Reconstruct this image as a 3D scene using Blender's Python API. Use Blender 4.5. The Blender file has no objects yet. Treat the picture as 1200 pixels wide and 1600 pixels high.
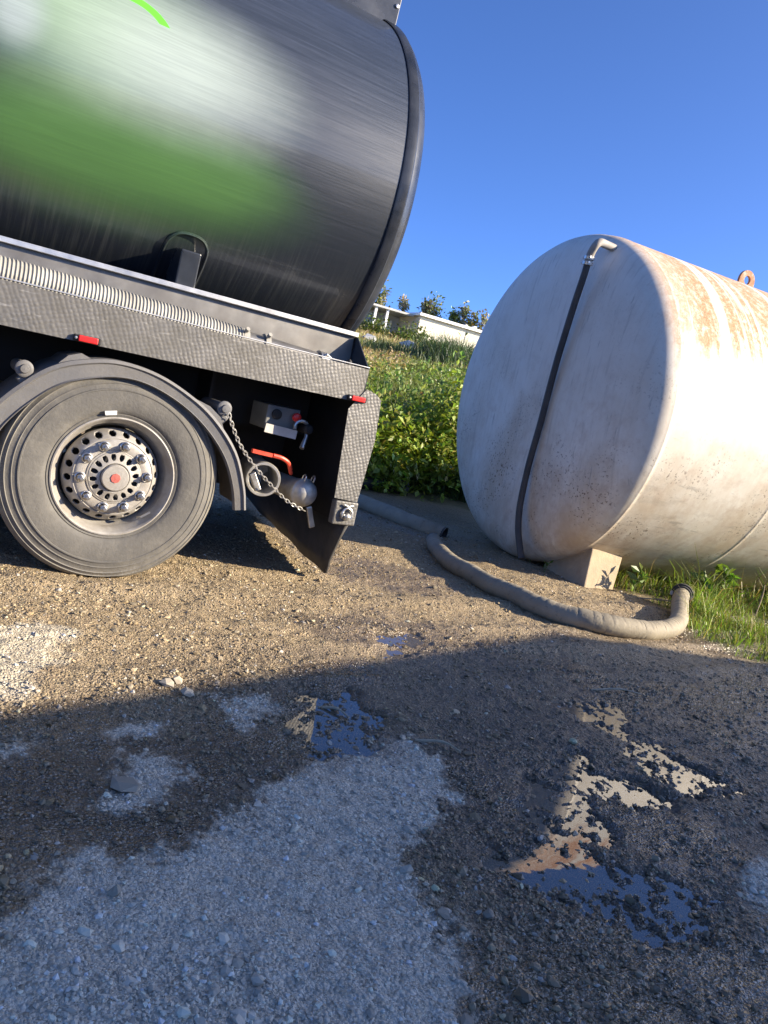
import bpy, math, random
import numpy as np
from mathutils import Vector, Matrix, Euler
random.seed(7); RNG = np.random.default_rng(7)
D = bpy.data; SC = bpy.context.scene; COL = SC.collection
R = math.radians

# ------------------------------------------------------------------ camera
CAM_H = 1.15
cam_d = D.cameras.new('camera'); cam = D.objects.new('camera', cam_d); COL.objects.link(cam); SC.camera = cam
cam_d.sensor_fit = 'VERTICAL'; cam_d.sensor_height = 36; cam_d.lens = 27.0
cam_d.clip_start = 0.05; cam_d.clip_end = 6000
ROLL, PITCH, YAW = R(12.243), R(7.567), R(57.489)
_f = Vector((math.cos(YAW) * math.cos(PITCH), math.sin(YAW) * math.cos(PITCH), -math.sin(PITCH)))
_r0 = Vector((math.sin(YAW), -math.cos(YAW), 0)); _u0 = _r0.cross(_f)
_r = _r0 * math.cos(ROLL) + _u0 * math.sin(ROLL); _u = _u0 * math.cos(ROLL) - _r0 * math.sin(ROLL)
_m = Matrix((( _r.x, _u.x, -_f.x, 0), (_r.y, _u.y, -_f.y, 0), (_r.z, _u.z, -_f.z, CAM_H), (0, 0, 0, 1)))
cam.matrix_world = _m

# ------------------------------------------------------------------ sky and sun
SUN = Vector((1.45, -1.0, 0.70)).normalized()
EL = math.asin(SUN.z); AZ = math.atan2(SUN.x, SUN.y)
w = D.worlds.new('World'); SC.world = w; w.use_nodes = True
nt = w.node_tree; sky = nt.nodes.new('ShaderNodeTexSky'); sky.sky_type = 'NISHITA'; sky.sun_disc = False
sky.sun_elevation = EL; sky.sun_rotation = AZ; sky.air_density = 0.37; sky.dust_density = 1.2; sky.ozone_density = 20.0
nt.nodes['Background'].inputs[1].default_value = 0.15
nt.links.new(sky.outputs[0], nt.nodes['Background'].inputs[0])
sl = D.lights.new('sun', 'SUN'); sl.energy = 4.0; sl.angle = R(0.22); sl.color = (1.0, 0.90, 0.74)
so = D.objects.new('sun', sl); COL.objects.link(so); so.rotation_euler = SUN.to_track_quat('Z', 'Y').to_euler(); so.location = (20, -16, 15)
SC.view_settings.view_transform = 'Standard'; SC.view_settings.look = 'None'
SC.view_settings.exposure = 1.58; SC.view_settings.gamma = 1.0; SC.view_settings.use_curve_mapping = False
SC.view_settings.use_white_balance = True; SC.view_settings.white_balance_temperature = 7300; SC.view_settings.white_balance_tint = 10   # the camera's daylight-in-shade balance

# ------------------------------------------------------------------ helpers
def tag(o, label=None, cat=None, group=None, kind=None):
    if label: o['label'] = label
    if cat: o['category'] = cat
    if group: o['group'] = group
    if kind: o['kind'] = kind
    return o
def thing(name, loc, label, cat, group=None):
    o = D.objects.new(name, None); COL.objects.link(o); o.location = loc; o.empty_display_size = .2
    return tag(o, label, cat, group)
def wloc(o):
    v = Vector((0, 0, 0))
    while o: v = v + o.location; o = o.parent
    return v
def np_mesh(name, V, F, mat, parent=None, col=None, smooth=False, attrs=None):
    V = np.asarray(V, np.float32); F = np.asarray(F, np.int32); k = F.shape[1]
    if parent: V = V - np.array(wloc(parent), np.float32)
    me = D.meshes.new(name); me.vertices.add(len(V)); me.vertices.foreach_set('co', V.ravel())
    me.loops.add(F.size); me.loops.foreach_set('vertex_index', F.ravel()); me.polygons.add(len(F))
    me.polygons.foreach_set('loop_start', np.arange(0, F.size, k, dtype=np.int32))
    me.polygons.foreach_set('use_smooth', np.full(len(F), smooth, bool))
    if col is not None:
        a = me.color_attributes.new('Col', 'FLOAT_COLOR', 'POINT'); c4 = np.ones((len(V), 4), np.float32); c4[:, :3] = col
        a.data.foreach_set('color', c4.ravel())
    for n_, v_ in (attrs or {}).items():
        a = me.attributes.new(n_, 'FLOAT', 'POINT'); a.data.foreach_set('value', np.asarray(v_, np.float32).ravel())
    me.update(); me.validate(); me.materials.append(mat)
    o = D.objects.new(name, me); COL.objects.link(o)
    if parent: o.parent = parent
    return o
class MB:
    def __init__(s): s.v = []; s.f = []; s.fl = []
    def add(s, vs, fs, smooth=False):
        n = len(s.v); s.v += [tuple(v) for v in vs]; s.f += [tuple(i + n for i in f) for f in fs]; s.fl += [smooth] * len(fs); return s
    def box(s, x0, x1, y0, y1, z0, z1):
        v = [(x, y, z) for z in (z0, z1) for y in (y0, y1) for x in (x0, x1)]
        return s.add(v, [(0, 2, 3, 1), (4, 5, 7, 6), (0, 1, 5, 4), (2, 6, 7, 3), (0, 4, 6, 2), (1, 3, 7, 5)])
    def obox(s, c, ax, hs):                       # oriented box: centre, three axes, half sizes
        c = Vector(c); A = [Vector(a).normalized() for a in ax]; v = []
        for k in (-1, 1):
            for j in (-1, 1):
                for i in (-1, 1): v.append(c + A[0] * i * hs[0] + A[1] * j * hs[1] + A[2] * k * hs[2])
        return s.add(v, [(0, 2, 3, 1), (4, 5, 7, 6), (0, 1, 5, 4), (2, 6, 7, 3), (0, 4, 6, 2), (1, 3, 7, 5)])
    def tube(s, pts, rad, n=12, caps=True, closed=False, inner=None):
        P = [Vector(p) for p in pts]; m = len(P); rs = rad if hasattr(rad, '__len__') else [rad] * m
        T = []
        for i in range(m):
            a = P[i - 1] if (i > 0 or closed) else P[i]; b = P[(i + 1) % m] if (i < m - 1 or closed) else P[i]
            T.append((b - a).normalized())
        up = Vector((0, 0, 1)) if abs(T[0].z) < .9 else Vector((1, 0, 0)); U = (up - T[0] * up.dot(T[0])).normalized(); v = []
        for i in range(m):
            U = (U - T[i] * U.dot(T[i])).normalized(); W = T[i].cross(U)
            for k in range(n):
                a = 2 * math.pi * k / n; v.append(P[i] + (U * math.cos(a) + W * math.sin(a)) * rs[i])
        fs = []
        for i in range(m if closed else m - 1):
            j = (i + 1) % m
            for k in range(n): fs.append((i * n + k, i * n + (k + 1) % n, j * n + (k + 1) % n, j * n + k))
        s.add(v, fs, True)
        if caps and not closed:
            s.add(v[:n], [tuple(range(n))[::-1]]); s.add(v[-n:], [tuple(range(n))])
        return s
    def lathe(s, c, axis, prof, n=64, smooth=True, squash=None):  # profile of (along axis, radius)
        c = Vector(c); A = Vector(axis).normalized(); up = Vector((0, 0, 1)); U = (up - A * up.dot(A)).normalized(); W = A.cross(U); v = []
        for (a, r) in prof:
            for k in range(n):
                t = 2 * math.pi * k / n; v.append(c + A * a + (U * math.cos(t) + W * math.sin(t)) * r)
        fs = []
        for i in range(len(prof) - 1):
            for k in range(n): fs.append((i * n + k, i * n + (k + 1) % n, (i + 1) * n + (k + 1) % n, (i + 1) * n + k))
        return s.add(v, fs, smooth)
    def prism(s, poly, y0, y1):                   # polygon in X,Z extruded along Y
        n = len(poly); v = [(x, y0, z) for x, z in poly] + [(x, y1, z) for x, z in poly]
        return s.add(v, [tuple(range(n)), tuple(range(2 * n - 1, n - 1, -1))] + [(i, i + n, (i + 1) % n + n, (i + 1) % n) for i in range(n)])
    def build(s, name, mat, parent=None, bevel=0, sub=0, solid=0):
        o0 = wloc(parent) if parent else Vector((0, 0, 0))
        me = D.meshes.new(name); me.from_pydata([(Vector(v) - o0)[:] for v in s.v], [], s.f)
        me.polygons.foreach_set('use_smooth', s.fl); me.update(); me.materials.append(mat)
        if any(s.fl): me.set_sharp_from_angle(angle=R(38))
        o = D.objects.new(name, me); COL.objects.link(o)
        if parent: o.parent = parent
        if solid: md = o.modifiers.new('solid', 'SOLIDIFY'); md.thickness = solid; md.offset = 0
        if bevel:
            md = o.modifiers.new('bevel', 'BEVEL'); md.width = bevel; md.segments = 2; md.limit_method = 'ANGLE'; md.angle_limit = R(40)
        if sub: md = o.modifiers.new('sub', 'SUBSURF'); md.levels = sub; md.render_levels = sub
        return o
def copy_tree(o, parent=None):
    c = o.copy(); COL.objects.link(c); c.parent = parent
    for ch in list(o.children): copy_tree(ch, c)
    return c
def spline(pts, n=8):                             # Catmull-Rom through points
    P = [np.array(p, float) for p in pts]; P = [2 * P[0] - P[1]] + P + [2 * P[-1] - P[-2]]; out = []
    for i in range(1, len(P) - 2):
        for k in range(n):
            t = k / n; a, b, c, d = P[i - 1], P[i], P[i + 1], P[i + 2]
            out.append(.5 * (2 * b + (c - a) * t + (2 * a - 5 * b + 4 * c - d) * t * t + (3 * b - a - 3 * c + d) * t ** 3))
    out.append(P[-2]); return out

# ---- value noise
_LAT = np.random.default_rng(11).random((256, 256)).astype(np.float32)
def vn(x, y, freq, seed=0):
    x = np.asarray(x, float) * freq + seed * 37.17; y = np.asarray(y, float) * freq + seed * 91.31
    xi = np.floor(x).astype(int); yi = np.floor(y).astype(int); fx = x - xi; fy = y - yi
    fx = fx * fx * (3 - 2 * fx); fy = fy * fy * (3 - 2 * fy)
    a = _LAT[xi % 256, yi % 256]; b = _LAT[(xi + 1) % 256, yi % 256]; c = _LAT[xi % 256, (yi + 1) % 256]; d = _LAT[(xi + 1) % 256, (yi + 1) % 256]
    return (a * (1 - fx) + b * fx) * (1 - fy) + (c * (1 - fx) + d * fx) * fy
def fbm(x, y, freq, oct=3, seed=0):
    s = 0; a = .5; t = 0
    for i in range(oct): s = s + a * vn(x, y, freq * 2 ** i, seed + i); t += a; a *= .5
    return s / t
def sst(a, b, x): t = np.clip((x - a) / (b - a), 0, 1); return t * t * (3 - 2 * t)
def sdf(poly, x, y):                              # signed distance, negative inside
    p = np.array(poly); d = np.full(x.shape, 1e9); ins = np.zeros(x.shape, bool)
    for i in range(len(p)):
        a, b = p[i], p[(i + 1) % len(p)]; e = b - a
        t = np.clip(((x - a[0]) * e[0] + (y - a[1]) * e[1]) / (e @ e), 0, 1)
        d = np.minimum(d, np.hypot(x - a[0] - t * e[0], y - a[1] - t * e[1]))
        if abs(e[1]) > 1e-9:
            c = ((a[1] > y) != (b[1] > y)) & (x < e[0] * (y - a[1]) / e[1] + a[0]); ins ^= c
    return np.where(ins, -d, d)

# ------------------------------------------------------------------ materials
class NT:
    def __init__(s, name):
        s.m = D.materials.new(name); s.m.use_nodes = True; s.t = s.m.node_tree; s.b = s.t.nodes['Principled BSDF']
    def n(s, ty, **k):
        nd = s.t.nodes.new('ShaderNode' + ty)
        for a, v in k.items():
            if a.startswith('i_'):
                key = a[2:]; key = int(key) if key.isdigit() else key.replace('_', ' ')
                s.set(nd.inputs[key], v)
            else: setattr(nd, a, v)
        return nd
    def set(s, sock, v):
        if isinstance(v, bpy.types.NodeSocket): s.t.links.new(v, sock)
        elif isinstance(v, tuple) and len(v) == 3 and sock.type == 'RGBA': sock.default_value = (*v, 1)
        else: sock.default_value = v
    def co(s, kind='Object', scale=(1, 1, 1), rot=(0, 0, 0)):
        c = s.n('TexCoord').outputs[kind]; mp = s.n('Mapping'); s.set(mp.inputs[0], c); mp.inputs['Scale'].default_value = scale; mp.inputs['Rotation'].default_value = rot; return mp.outputs[0]
    def noise(s, vec, scale, detail=5, rough=.55, out=0): return s.n('TexNoise', i_Vector=vec, i_Scale=scale, i_Detail=detail, i_Roughness=rough).outputs[out]
    def ramp(s, fac, stops, interp='LINEAR'):
        r = s.n('ValToRGB', i_0=fac); e = r.color_ramp.elements; r.color_ramp.interpolation = interp
        while len(e) < len(stops): e.new(.5)
        for el, (p, c) in zip(e, stops): el.position = p; el.color = (*c, 1) if isinstance(c, tuple) else (c, c, c, 1)
        return r.outputs[0]
    def mix(s, fac, a, b, bt='MIX'):
        m = s.n('Mix', data_type='RGBA', blend_type=bt); s.set(m.inputs[0], fac); s.set(m.inputs[6], a); s.set(m.inputs[7], b); return m.outputs[2]
    def math(s, op, a, b=0.0, c=0.0, clamp=False):
        m = s.n('Math', operation=op, use_clamp=clamp); s.set(m.inputs[0], a); s.set(m.inputs[1], b); s.set(m.inputs[2], c); return m.outputs[0]
    def sep(s, vec): return s.n('SeparateXYZ', i_0=vec).outputs
    def attr(s, name, out='Fac'): return s.n('Attribute', attribute_name=name).outputs[out]
    def bump(s, h, dist=.01, strength=1.0, normal=None):
        b = s.n('Bump', i_Height=h, i_Distance=dist, i_Strength=strength)
        if normal is not None: s.set(b.inputs['Normal'], normal)
        return b.outputs[0]
    def fin(s, **k):
        for a, v in k.items(): s.set(s.b.inputs[a.replace('_', ' ')], v)
        return s.m
def simple(name, col, rough=.6, metal=0, var=.25, scale=8, bump=.0, bscale=60, dirt=None, dirt_amt=.4):
    t = NT(name); v = t.co(); nz = t.noise(v, scale, 6, .6)
    c = t.mix(t.ramp(nz, [(.3, 0.0), (.7, 1.0)]), tuple(x * (1 - var) for x in col), tuple(min(1, x * (1 + var)) for x in col))
    if dirt: c = t.mix(t.ramp(t.noise(v, scale * .6, 8, .65), [(.5 - .1, 0.0), (.72, dirt_amt)]), c, dirt)
    k = dict(Base_Color=c, Roughness=t.math('ADD', t.math('MULTIPLY', nz, .25), rough - .12), Metallic=metal)
    if bump: k['Normal'] = t.bump(t.noise(v, bscale, 4), bump)
    return t.fin(**k)
M = {}
DUST = (.30, .25, .19)
M['rubber'] = simple('rubber', (.030, .030, .031), .8, var=.3, bump=.002, dirt=(.10, .09, .075), dirt_amt=.5)
M['black'] = simple('black_steel', (.008, .0085, .01), .7, var=.4, dirt=(.03, .027, .024), dirt_amt=.3)
M['cast'] = simple('cast_aluminium', (.46, .45, .42), .5, metal=.45, var=.2, scale=22, dirt=(.24, .21, .17), dirt_amt=.6)
M['fender'] = simple('fender_plastic', (.11, .111, .116), .6, var=.15, scale=5, dirt=(.22, .2, .17), dirt_amt=.5, bump=.001)
M['steel'] = simple('wheel_steel', (.34, .325, .30), .55, metal=.1, var=.2, scale=14, dirt=(.16, .13, .10), dirt_amt=.6, bump=.001)
M['chrome'] = simple('worn_steel', (.55, .54, .52), .35, metal=.9, var=.15, scale=20, dirt=(.25, .22, .18), dirt_amt=.5)
M['alu'] = simple('aluminium_angle', (.62, .62, .61), .38, metal=.85, var=.12, scale=10, dirt=(.3, .28, .25), dirt_amt=.4)
M['traywall'] = simple('tray_wall', (.22, .215, .205), .45, metal=.7, var=.25, scale=6, dirt=(.16, .14, .12), dirt_amt=.6)
M['red'] = simple('red_plastic', (.62, .02, .02), .35, var=.15, scale=30)
M['redpaint'] = simple('red_paint', (.65, .06, .03), .45, var=.15, scale=30, dirt=(.2, .06, .04))
M['hub_red'] = simple('faded_red', (.42, .10, .08), .6, var=.2, scale=60)
M['white'] = simple('white_sticker', (.72, .71, .68), .5, var=.08)
M['grey_pipe'] = simple('dull_grey_pipe', (.33, .31, .28), .7, var=.2, scale=12, dirt=(.25, .16, .1))
M['white_plate'] = simple('grey_plate', (.5, .49, .46), .5, var=.15, dirt=DUST)
M['grey_box'] = simple('grey_box', (.16, .165, .16), .5, var=.2, dirt=(.1, .09, .07))
M['darkhose'] = simple('dark_rubber_hose', (.035, .035, .036), .55, var=.3, dirt=(.12, .1, .08))
M['concrete'] = simple('concrete', (.36, .29, .20), .9, var=.2, scale=9, bump=.004, bscale=40, dirt=(.3, .24, .17))
M['shedwall'] = simple('shed_wall', (.78, .70, .56), .8, var=.1, scale=2)
M['shedroof'] = simple('shed_roof', (.32, .33, .34), .5, var=.1, scale=2)

def m_tyre():
    t = NT('tyre'); v = t.co(); p = t.sep(t.n('TexCoord').outputs['Object'])
    r = t.math('SQRT', t.math('ADD', t.math('POWER', p[0], 2.0), t.math('POWER', p[2], 2.0)))
    nz = t.noise(v, 6, 7, .65); fine = t.noise(v, 60, 4)
    edge = t.ramp(r, [(.0, .25), (.45, .25), (.51, .8), (.55, 1.0)])
    dust = t.math('MULTIPLY', edge, t.ramp(nz, [(.3, .15), (.65, 1.0)]))
    c = t.mix(dust, (.075, .073, .07), (.245, .228, .195))
    c = t.mix(t.ramp(t.noise(v, 14, 8, .7), [(.48, 0.0), (.66, .55)]), c, (.17, .16, .138)); c = t.mix(t.ramp(t.noise(v, 2.2, 3), [(.4, 0.0), (.7, .5)]), c, (.11, .106, .098))
    return t.fin(Base_Color=c, Roughness=.78, Normal=t.bump(fine, .002))
M['tyre'] = m_tyre()

def m_tank():
    # black gloss paint with rain streaks, a sky sheen painted into the upper part and an airbrushed green and white livery
    t = NT('tanker_paint'); oc = t.n('TexCoord').outputs['Object']; p = t.sep(oc)
    st = t.noise(t.co(scale=(.35, .5, 16)), 7, 8, .66)        # fine lines along the length
    dr = t.noise(t.co(scale=(26, 1, .7)), 3, 5, .6)           # runs down the flank
    film = t.noise(t.co(), 1.6, 6, .6)
    base = (.014, .018, .026)
    sheenz = t.n('MapRange', i_0=p[2], i_1=1.9 - TB[2], i_2=3.0 - TB[2], i_3=.03, i_4=.62).outputs[0]  # bluish sky sheen put into the paint colour, stronger with height
    c = t.mix(t.math('MULTIPLY', sheenz, t.ramp(st, [(.38, .25), (.74, 1.0)])), base, (.062, .078, .11))
    low = t.ramp(p[2], [(1.75 / 4, 1.0), (2.2 / 4, 0.0)])
    lowz = t.n('MapRange', i_0=p[2], i_1=1.72 - TB[2], i_2=2.05 - TB[2], i_3=1.0, i_4=0.0).outputs[0]
    c = t.mix(t.math('MULTIPLY', lowz, t.ramp(dr, [(.46, 0.0), (.72, .55)])), c, (.075, .08, .078))
    def blob(x, z, rx, rz, soft):
        dx = t.math('DIVIDE', t.math('SUBTRACT', p[0], x - TB[0]), rx); dz = t.math('DIVIDE', t.math('SUBTRACT', p[2], z - TB[2]), rz)
        d = t.math('SQRT', t.math('ADD', t.math('POWER', dx, 2.0), t.math('POWER', dz, 2.0)))
        d = t.math('ADD', d, t.math('MULTIPLY', t.math('SUBTRACT', film, .5), .5))
        return t.n('MapRange', interpolation_type='SMOOTHSTEP', i_0=d, i_1=1.0 - soft, i_2=1.0 + soft, i_3=1.0, i_4=0.0).outputs[0]
    c = t.mix(t.math('MULTIPLY', blob(.62, 2.06, .78, .22, .75), .8), c, (.075, .19, .05))
    c = t.mix(t.math('MULTIPLY', blob(1.2, 2.14, .32, .16, .8), .5), c, (.075, .19, .05))
    c = t.mix(t.math('MULTIPLY', blob(.50, 2.58, .42, .26, .9), .75), c, (.24, .38, .21))
    c = t.mix(t.math('MULTIPLY', blob(.92, 2.56, .44, .24, .9), .85), c, (.36, .43, .39))
    c = t.mix(t.math('MULTIPLY', blob(.2, 2.50, .10, .12, .7), .6), c, (.36, .41, .44))
    c = t.mix(t.ramp(st, [(.42, .14), (.6, 0.0)]), c, (.03, .04, .045))
    # crisp outline of the livery near the top edge
    ring = t.math('ABSOLUTE', t.math('SUBTRACT', t.math('SQRT', t.math('ADD', t.math('POWER', t.math('SUBTRACT', p[0], .66 - TB[0]), 2.0), t.math('POWER', t.math('MULTIPLY', t.math('SUBTRACT', p[2], 2.62 - TB[2]), 1.4), 2.0))), .20))
    up = t.math('GREATER_THAN', p[2], 2.70 - TB[2])
    c = t.mix(t.math('MULTIPLY', t.math('LESS_THAN', ring, .022), up), c, (.10, .62, .03))
    rough = t.math('ADD', t.math('MULTIPLY', st, .34), .20)
    return t.fin(Base_Color=c, Roughness=rough, Coat_Weight=.4, Coat_Roughness=.10, Normal=t.bump(st, .001, .3))

def m_tread():
    # engine-turned / raised pattern plate
    t = NT('patterned_plate'); v = t.co()
    mp0 = t.co(scale=(1, 1, 1.15), rot=(0, .35, 0)); dn_ = t.n('TexNoise', i_Vector=mp0, i_Scale=9.0, i_Detail=2.0).outputs[1]; mp = t.n('VectorMath', operation='MULTIPLY_ADD', i_0=dn_, i_1=(.022, .022, .022), i_2=mp0).outputs[0]; vo = t.n('TexVoronoi', feature='SMOOTH_F1', i_Vector=mp, i_Scale=44, i_Randomness=.22, i_Smoothness=.5).outputs[0]
    nz = t.noise(v, 5, 7, .65)
    c = t.mix(t.ramp(nz, [(.35, 0.0), (.68, .8)]), (.19, .185, .178), (.095, .09, .08))
    c = t.mix(t.ramp(vo, [(.2, 0.0), (.7, .15)]), c, (.12, .115, .105))
    c = t.mix(t.ramp(t.noise(v, 2.3, 4, .7), [(.52, 0.0), (.66, .7)]), c, (.10, .10, .10))
    c = t.mix(t.ramp(t.noise(t.co(scale=(1.2, 1, 9), rot=(0, .5, 0)), 6, 5, .6), [(.60, 0.0), (.70, .4)]), c, (.40, .39, .375))
    return t.fin(Base_Color=c, Metallic=.4, Roughness=t.math('ADD', t.math('MULTIPLY', nz, .3), .38), Normal=t.bump(t.math('MULTIPLY', vo, -1.0), .006, .5))
M['tread'] = m_tread()

def m_corr():
    t = NT('ribbed_hose_plastic'); v = t.co(); nz = t.noise(v, 9, 6, .6)
    c = t.mix(t.ramp(nz, [(.35, 0.0), (.7, 1.0)]), (.34, .33, .295), (.22, .21, .185))
    return t.fin(Base_Color=c, Roughness=.6)
M['ribhose'] = m_corr()

def m_ghose():
    t = NT('dusty_suction_hose'); v = t.co(); nz = t.noise(v, 5, 7, .62)
    c = t.mix(t.ramp(nz, [(.3, 0.0), (.72, 1.0)]), (.20, .175, .13), (.33, .285, .205))
    c = t.mix(t.ramp(t.noise(v, 24, 5, .7), [(.58, 0.0), (.7, .7)]), c, (.12, .105, .08))
    return t.fin(Base_Color=c, Roughness=.75, Normal=t.bump(t.noise(v, 70, 3), .002))
M['ghose'] = m_ghose()

def m_white_tank():
    t = NT('weathered_white_tank'); oc = t.n('TexCoord').outputs['Object']; p = t.sep(oc)  # object x runs along the tank, z up from its axis
    big = t.noise(t.co(), 1.1, 8, .62); fine = t.noise(t.co(), 60, 5, .7); med = t.noise(t.co(), 6, 8, .68)
    c = t.mix(t.ramp(big, [(.32, 0.0), (.68, 1.0)]), (.78, .745, .665), (.68, .625, .525))
    low = t.n('MapRange', i_0=p[2], i_1=.5, i_2=-1.45, i_3=0.0, i_4=1.0).outputs[0]
    # yellow-brown staining, heavier low down, blotchy
    blot = t.ramp(t.noise(t.co(scale=(1, 1, .6)), 2.4, 9, .7), [(.38, 0.0), (.62, 1.0)])
    c = t.mix(t.math('MULTIPLY', t.math('ADD', t.math('MULTIPLY', low, .75), .12), blot), c, (.48, .36, .235))
    c = t.mix(t.math('MULTIPLY', t.ramp(med, [(.50, 0.0), (.64, .65)]), t.math('ADD', t.math('MULTIPLY', low, .7), .22)), c, (.47, .36, .27))
    # scuffs and rain marks
    c = t.mix(t.ramp(t.noise(t.co(scale=(1, 9, .9)), 2.6, 7, .66), [(.54, 0.0), (.68, .4)]), c, (.40, .355, .29))
    c = t.mix(t.ramp(t.noise(t.co(rot=(.5, .2, .1), scale=(1, 14, 2)), 2.2, 5, .6), [(.64, 0.0), (.70, .5)]), c, (.30, .27, .23))
    # dark chips in clusters
    clus = t.ramp(t.noise(t.co(), 2.1, 3, .55), [(.46, 0.0), (.6, 1.0)])
    chip = t.math('MULTIPLY', t.ramp(t.noise(t.co(), 42, 4, .6), [(.585, 0.0), (.63, 1.0)]), t.math('MULTIPLY', clus, t.math('ADD', t.math('MULTIPLY', low, 1.2), .12), clamp=True))
    c = t.mix(chip, c, (.13, .08, .05))
    # rust over the top of the shell in bands that run down the flank
    shell = t.n('MapRange', interpolation_type='SMOOTHSTEP', i_0=t.math('ADD', p[0], t.math('MULTIPLY', med, .12)), i_1=.10, i_2=.30, i_3=0.0, i_4=1.0).outputs[0]
    st = t.noise(t.co(scale=(4.2, .14, .14)), 1.5, 6, .62)
    topm = t.n('MapRange', i_0=t.math('ADD', p[2], t.math('MULTIPLY', st, 1.1)), i_1=1.0, i_2=1.3, i_3=0.0, i_4=1.0).outputs[0]
    xfade = t.n('MapRange', i_0=p[0], i_1=.05, i_2=.6, i_3=.6, i_4=1.0).outputs[0]
    rust = t.math('MULTIPLY', t.math('MULTIPLY', t.ramp(st, [(.39, 0.0), (.45, 1.0)]), topm), t.math('MULTIPLY', shell, xfade))
    rust = t.math('MULTIPLY', rust, t.ramp(t.noise(t.co(scale=(1, 1, .45)), 18, 8, .8), [(.36, .2), (.52, 1.0)]))
    c = t.mix(rust, c, t.ramp(fine, [(.30, (.29, .11, .055)), (.5, (.48, .235, .115)), (.7, (.62, .40, .24))]))
    rough = t.math('ADD', t.math('MULTIPLY', rust, .3), .55)
    nb = t.bump(t.noise(t.co(), 1.6, 3), .03, .3)
    return t.fin(Base_Color=c, Roughness=rough, Normal=t.bump(t.math('ADD', t.math('MULTIPLY', fine, .5), t.math('MULTIPLY', chip, -.6)), .002, .6, nb))

def m_rusty(): 
    t = NT('rusty_steel'); v = t.co(); nz = t.noise(v, 12, 7, .65)
    return t.fin(Base_Color=t.ramp(nz, [(.35, (.5, .44, .36)), (.5, (.42, .2, .1)), (.7, (.22, .09, .04))]), Roughness=.8)
M['rusty'] = m_rusty()

def m_ground():
    t = NT('gravel_ground'); v = t.n('TexCoord').outputs['Object']
    wet = t.attr('wet'); pale = t.attr('pale'); veg = t.attr('veg'); bl = t.attr('dryblue'); oil = t.attr('oil')
    n1 = t.noise(v, 1.3, 7, .6); n2 = t.noise(v, 38, 6, .65); n3 = t.noise(v, 160, 3, .6)
    va = t.n('TexVoronoi', i_Vector=v, i_Scale=95, i_Randomness=1.0); vb = t.n('TexVoronoi', i_Vector=v, i_Scale=190, i_Randomness=1.0)
    big = t.ramp(t.sep(va.outputs[1])[1], [(.45, 0.0), (.5, 1.0)])                   # only some cells carry a larger stone
    tone = t.mix(big, t.sep(vb.outputs[1])[0], t.sep(va.outputs[1])[0])
    stone = t.ramp(tone, [(0.0, (.10, .075, .045)), (.4, (.26, .20, .115)), (.8, (.38, .305, .185)), (1.0, (.56, .47, .33))])
    dirt = t.mix(t.ramp(n1, [(.35, 0.0), (.68, 1.0)]), (.42, .32, .21), (.33, .24, .15))
    c = t.mix(t.ramp(n2, [(.36, .15), (.60, .9)]), dirt, stone)
    c = t.mix(t.math('MULTIPLY', pale, .85), c, t.mix(t.ramp(n2, [(.4, 0.0), (.62, 1.0)]), (.62, .55, .42), (.42, .37, .28)))
    dstone = t.ramp(tone, [(0.0, (.33, .285, .215)), (.5, (.53, .46, .36)), (1.0, (.72, .65, .54))])
    c = t.mix(bl, c, t.mix(t.ramp(n2, [(.36, .25), (.6, 1.0)]), (.62, .54, .43), dstone))
    c = t.mix(wet, c, t.mix(1.0, c, (.54, .505, .475), 'MULTIPLY'))
    c = t.mix(oil, c, t.mix(1.0, c, (.47, .475, .50), 'MULTIPLY'))
    soil = t.mix(t.ramp(n1, [(.4, 0.0), (.65, 1.0)]), (.10, .10, .04), (.20, .16, .08))
    c = t.mix(veg, c, soil)
    rough = t.math('SUBTRACT', .9, t.math('MULTIPLY', wet, t.math('ADD', .42, t.math('MULTIPLY', n2, .40))))
    h = t.math('ADD', t.math('MULTIPLY', t.mix(big, t.math('MULTIPLY', vb.outputs[0], .5), va.outputs[0]), -1.0), t.math('ADD', t.math('MULTIPLY', n2, .7), t.math('MULTIPLY', n3, .4)))
    return t.fin(Base_Color=c, Roughness=rough, Normal=t.bump(h, .011, 1.0), Specular_IOR_Level=t.math('ADD', .3, t.math('MULTIPLY', wet, .6)))
M['ground'] = m_ground()

def m_pebble():
    t = NT('pebbles'); c = t.attr('Col', 'Color'); wet = t.attr('wet'); v = t.co()
    c2 = t.mix(.5, c, t.mix(t.noise(v, 180, 3), (.5, .5, .5), (1, 1, 1)), 'MULTIPLY')
    return t.fin(Base_Color=t.mix(wet, c2, t.mix(1.0, c2, (.5, .475, .455), 'MULTIPLY')), Roughness=t.math('SUBTRACT', .85, t.math('MULTIPLY', wet, .45)))
M['pebble'] = m_pebble()

def m_water():
    t = NT('puddle_water'); nd = t.t.nodes; out = nd['Material Output']; nd.remove(t.b)
    v = t.n('TexCoord').outputs['Object']; bm = t.bump(t.noise(v, 9, 2), .002, .25)
    gl = t.n('BsdfGlossy', i_Roughness=.02); t.set(gl.inputs['Normal'], bm); gl.inputs[0].default_value = (1, 1, 1, 1)
    tr = t.n('BsdfTransparent'); tr.inputs[0].default_value = (.42, .38, .32, 1)
    fr = t.n('Fresnel', i_IOR=1.95); ms = t.n('MixShader'); t.set(ms.inputs[0], fr.outputs[0]); df = t.n('BsdfDiffuse'); df.inputs[0].default_value = (.17, .14, .105, 1); m0 = t.n('MixShader'); m0.inputs[0].default_value = .45; t.set(m0.inputs[1], tr.outputs[0]); t.set(m0.inputs[2], df.outputs[0]); t.set(ms.inputs[1], m0.outputs[0]); t.set(ms.inputs[2], gl.outputs[0])
    t.set(out.inputs[0], ms.outputs[0]); return t.m
M['water'] = m_water()

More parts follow.
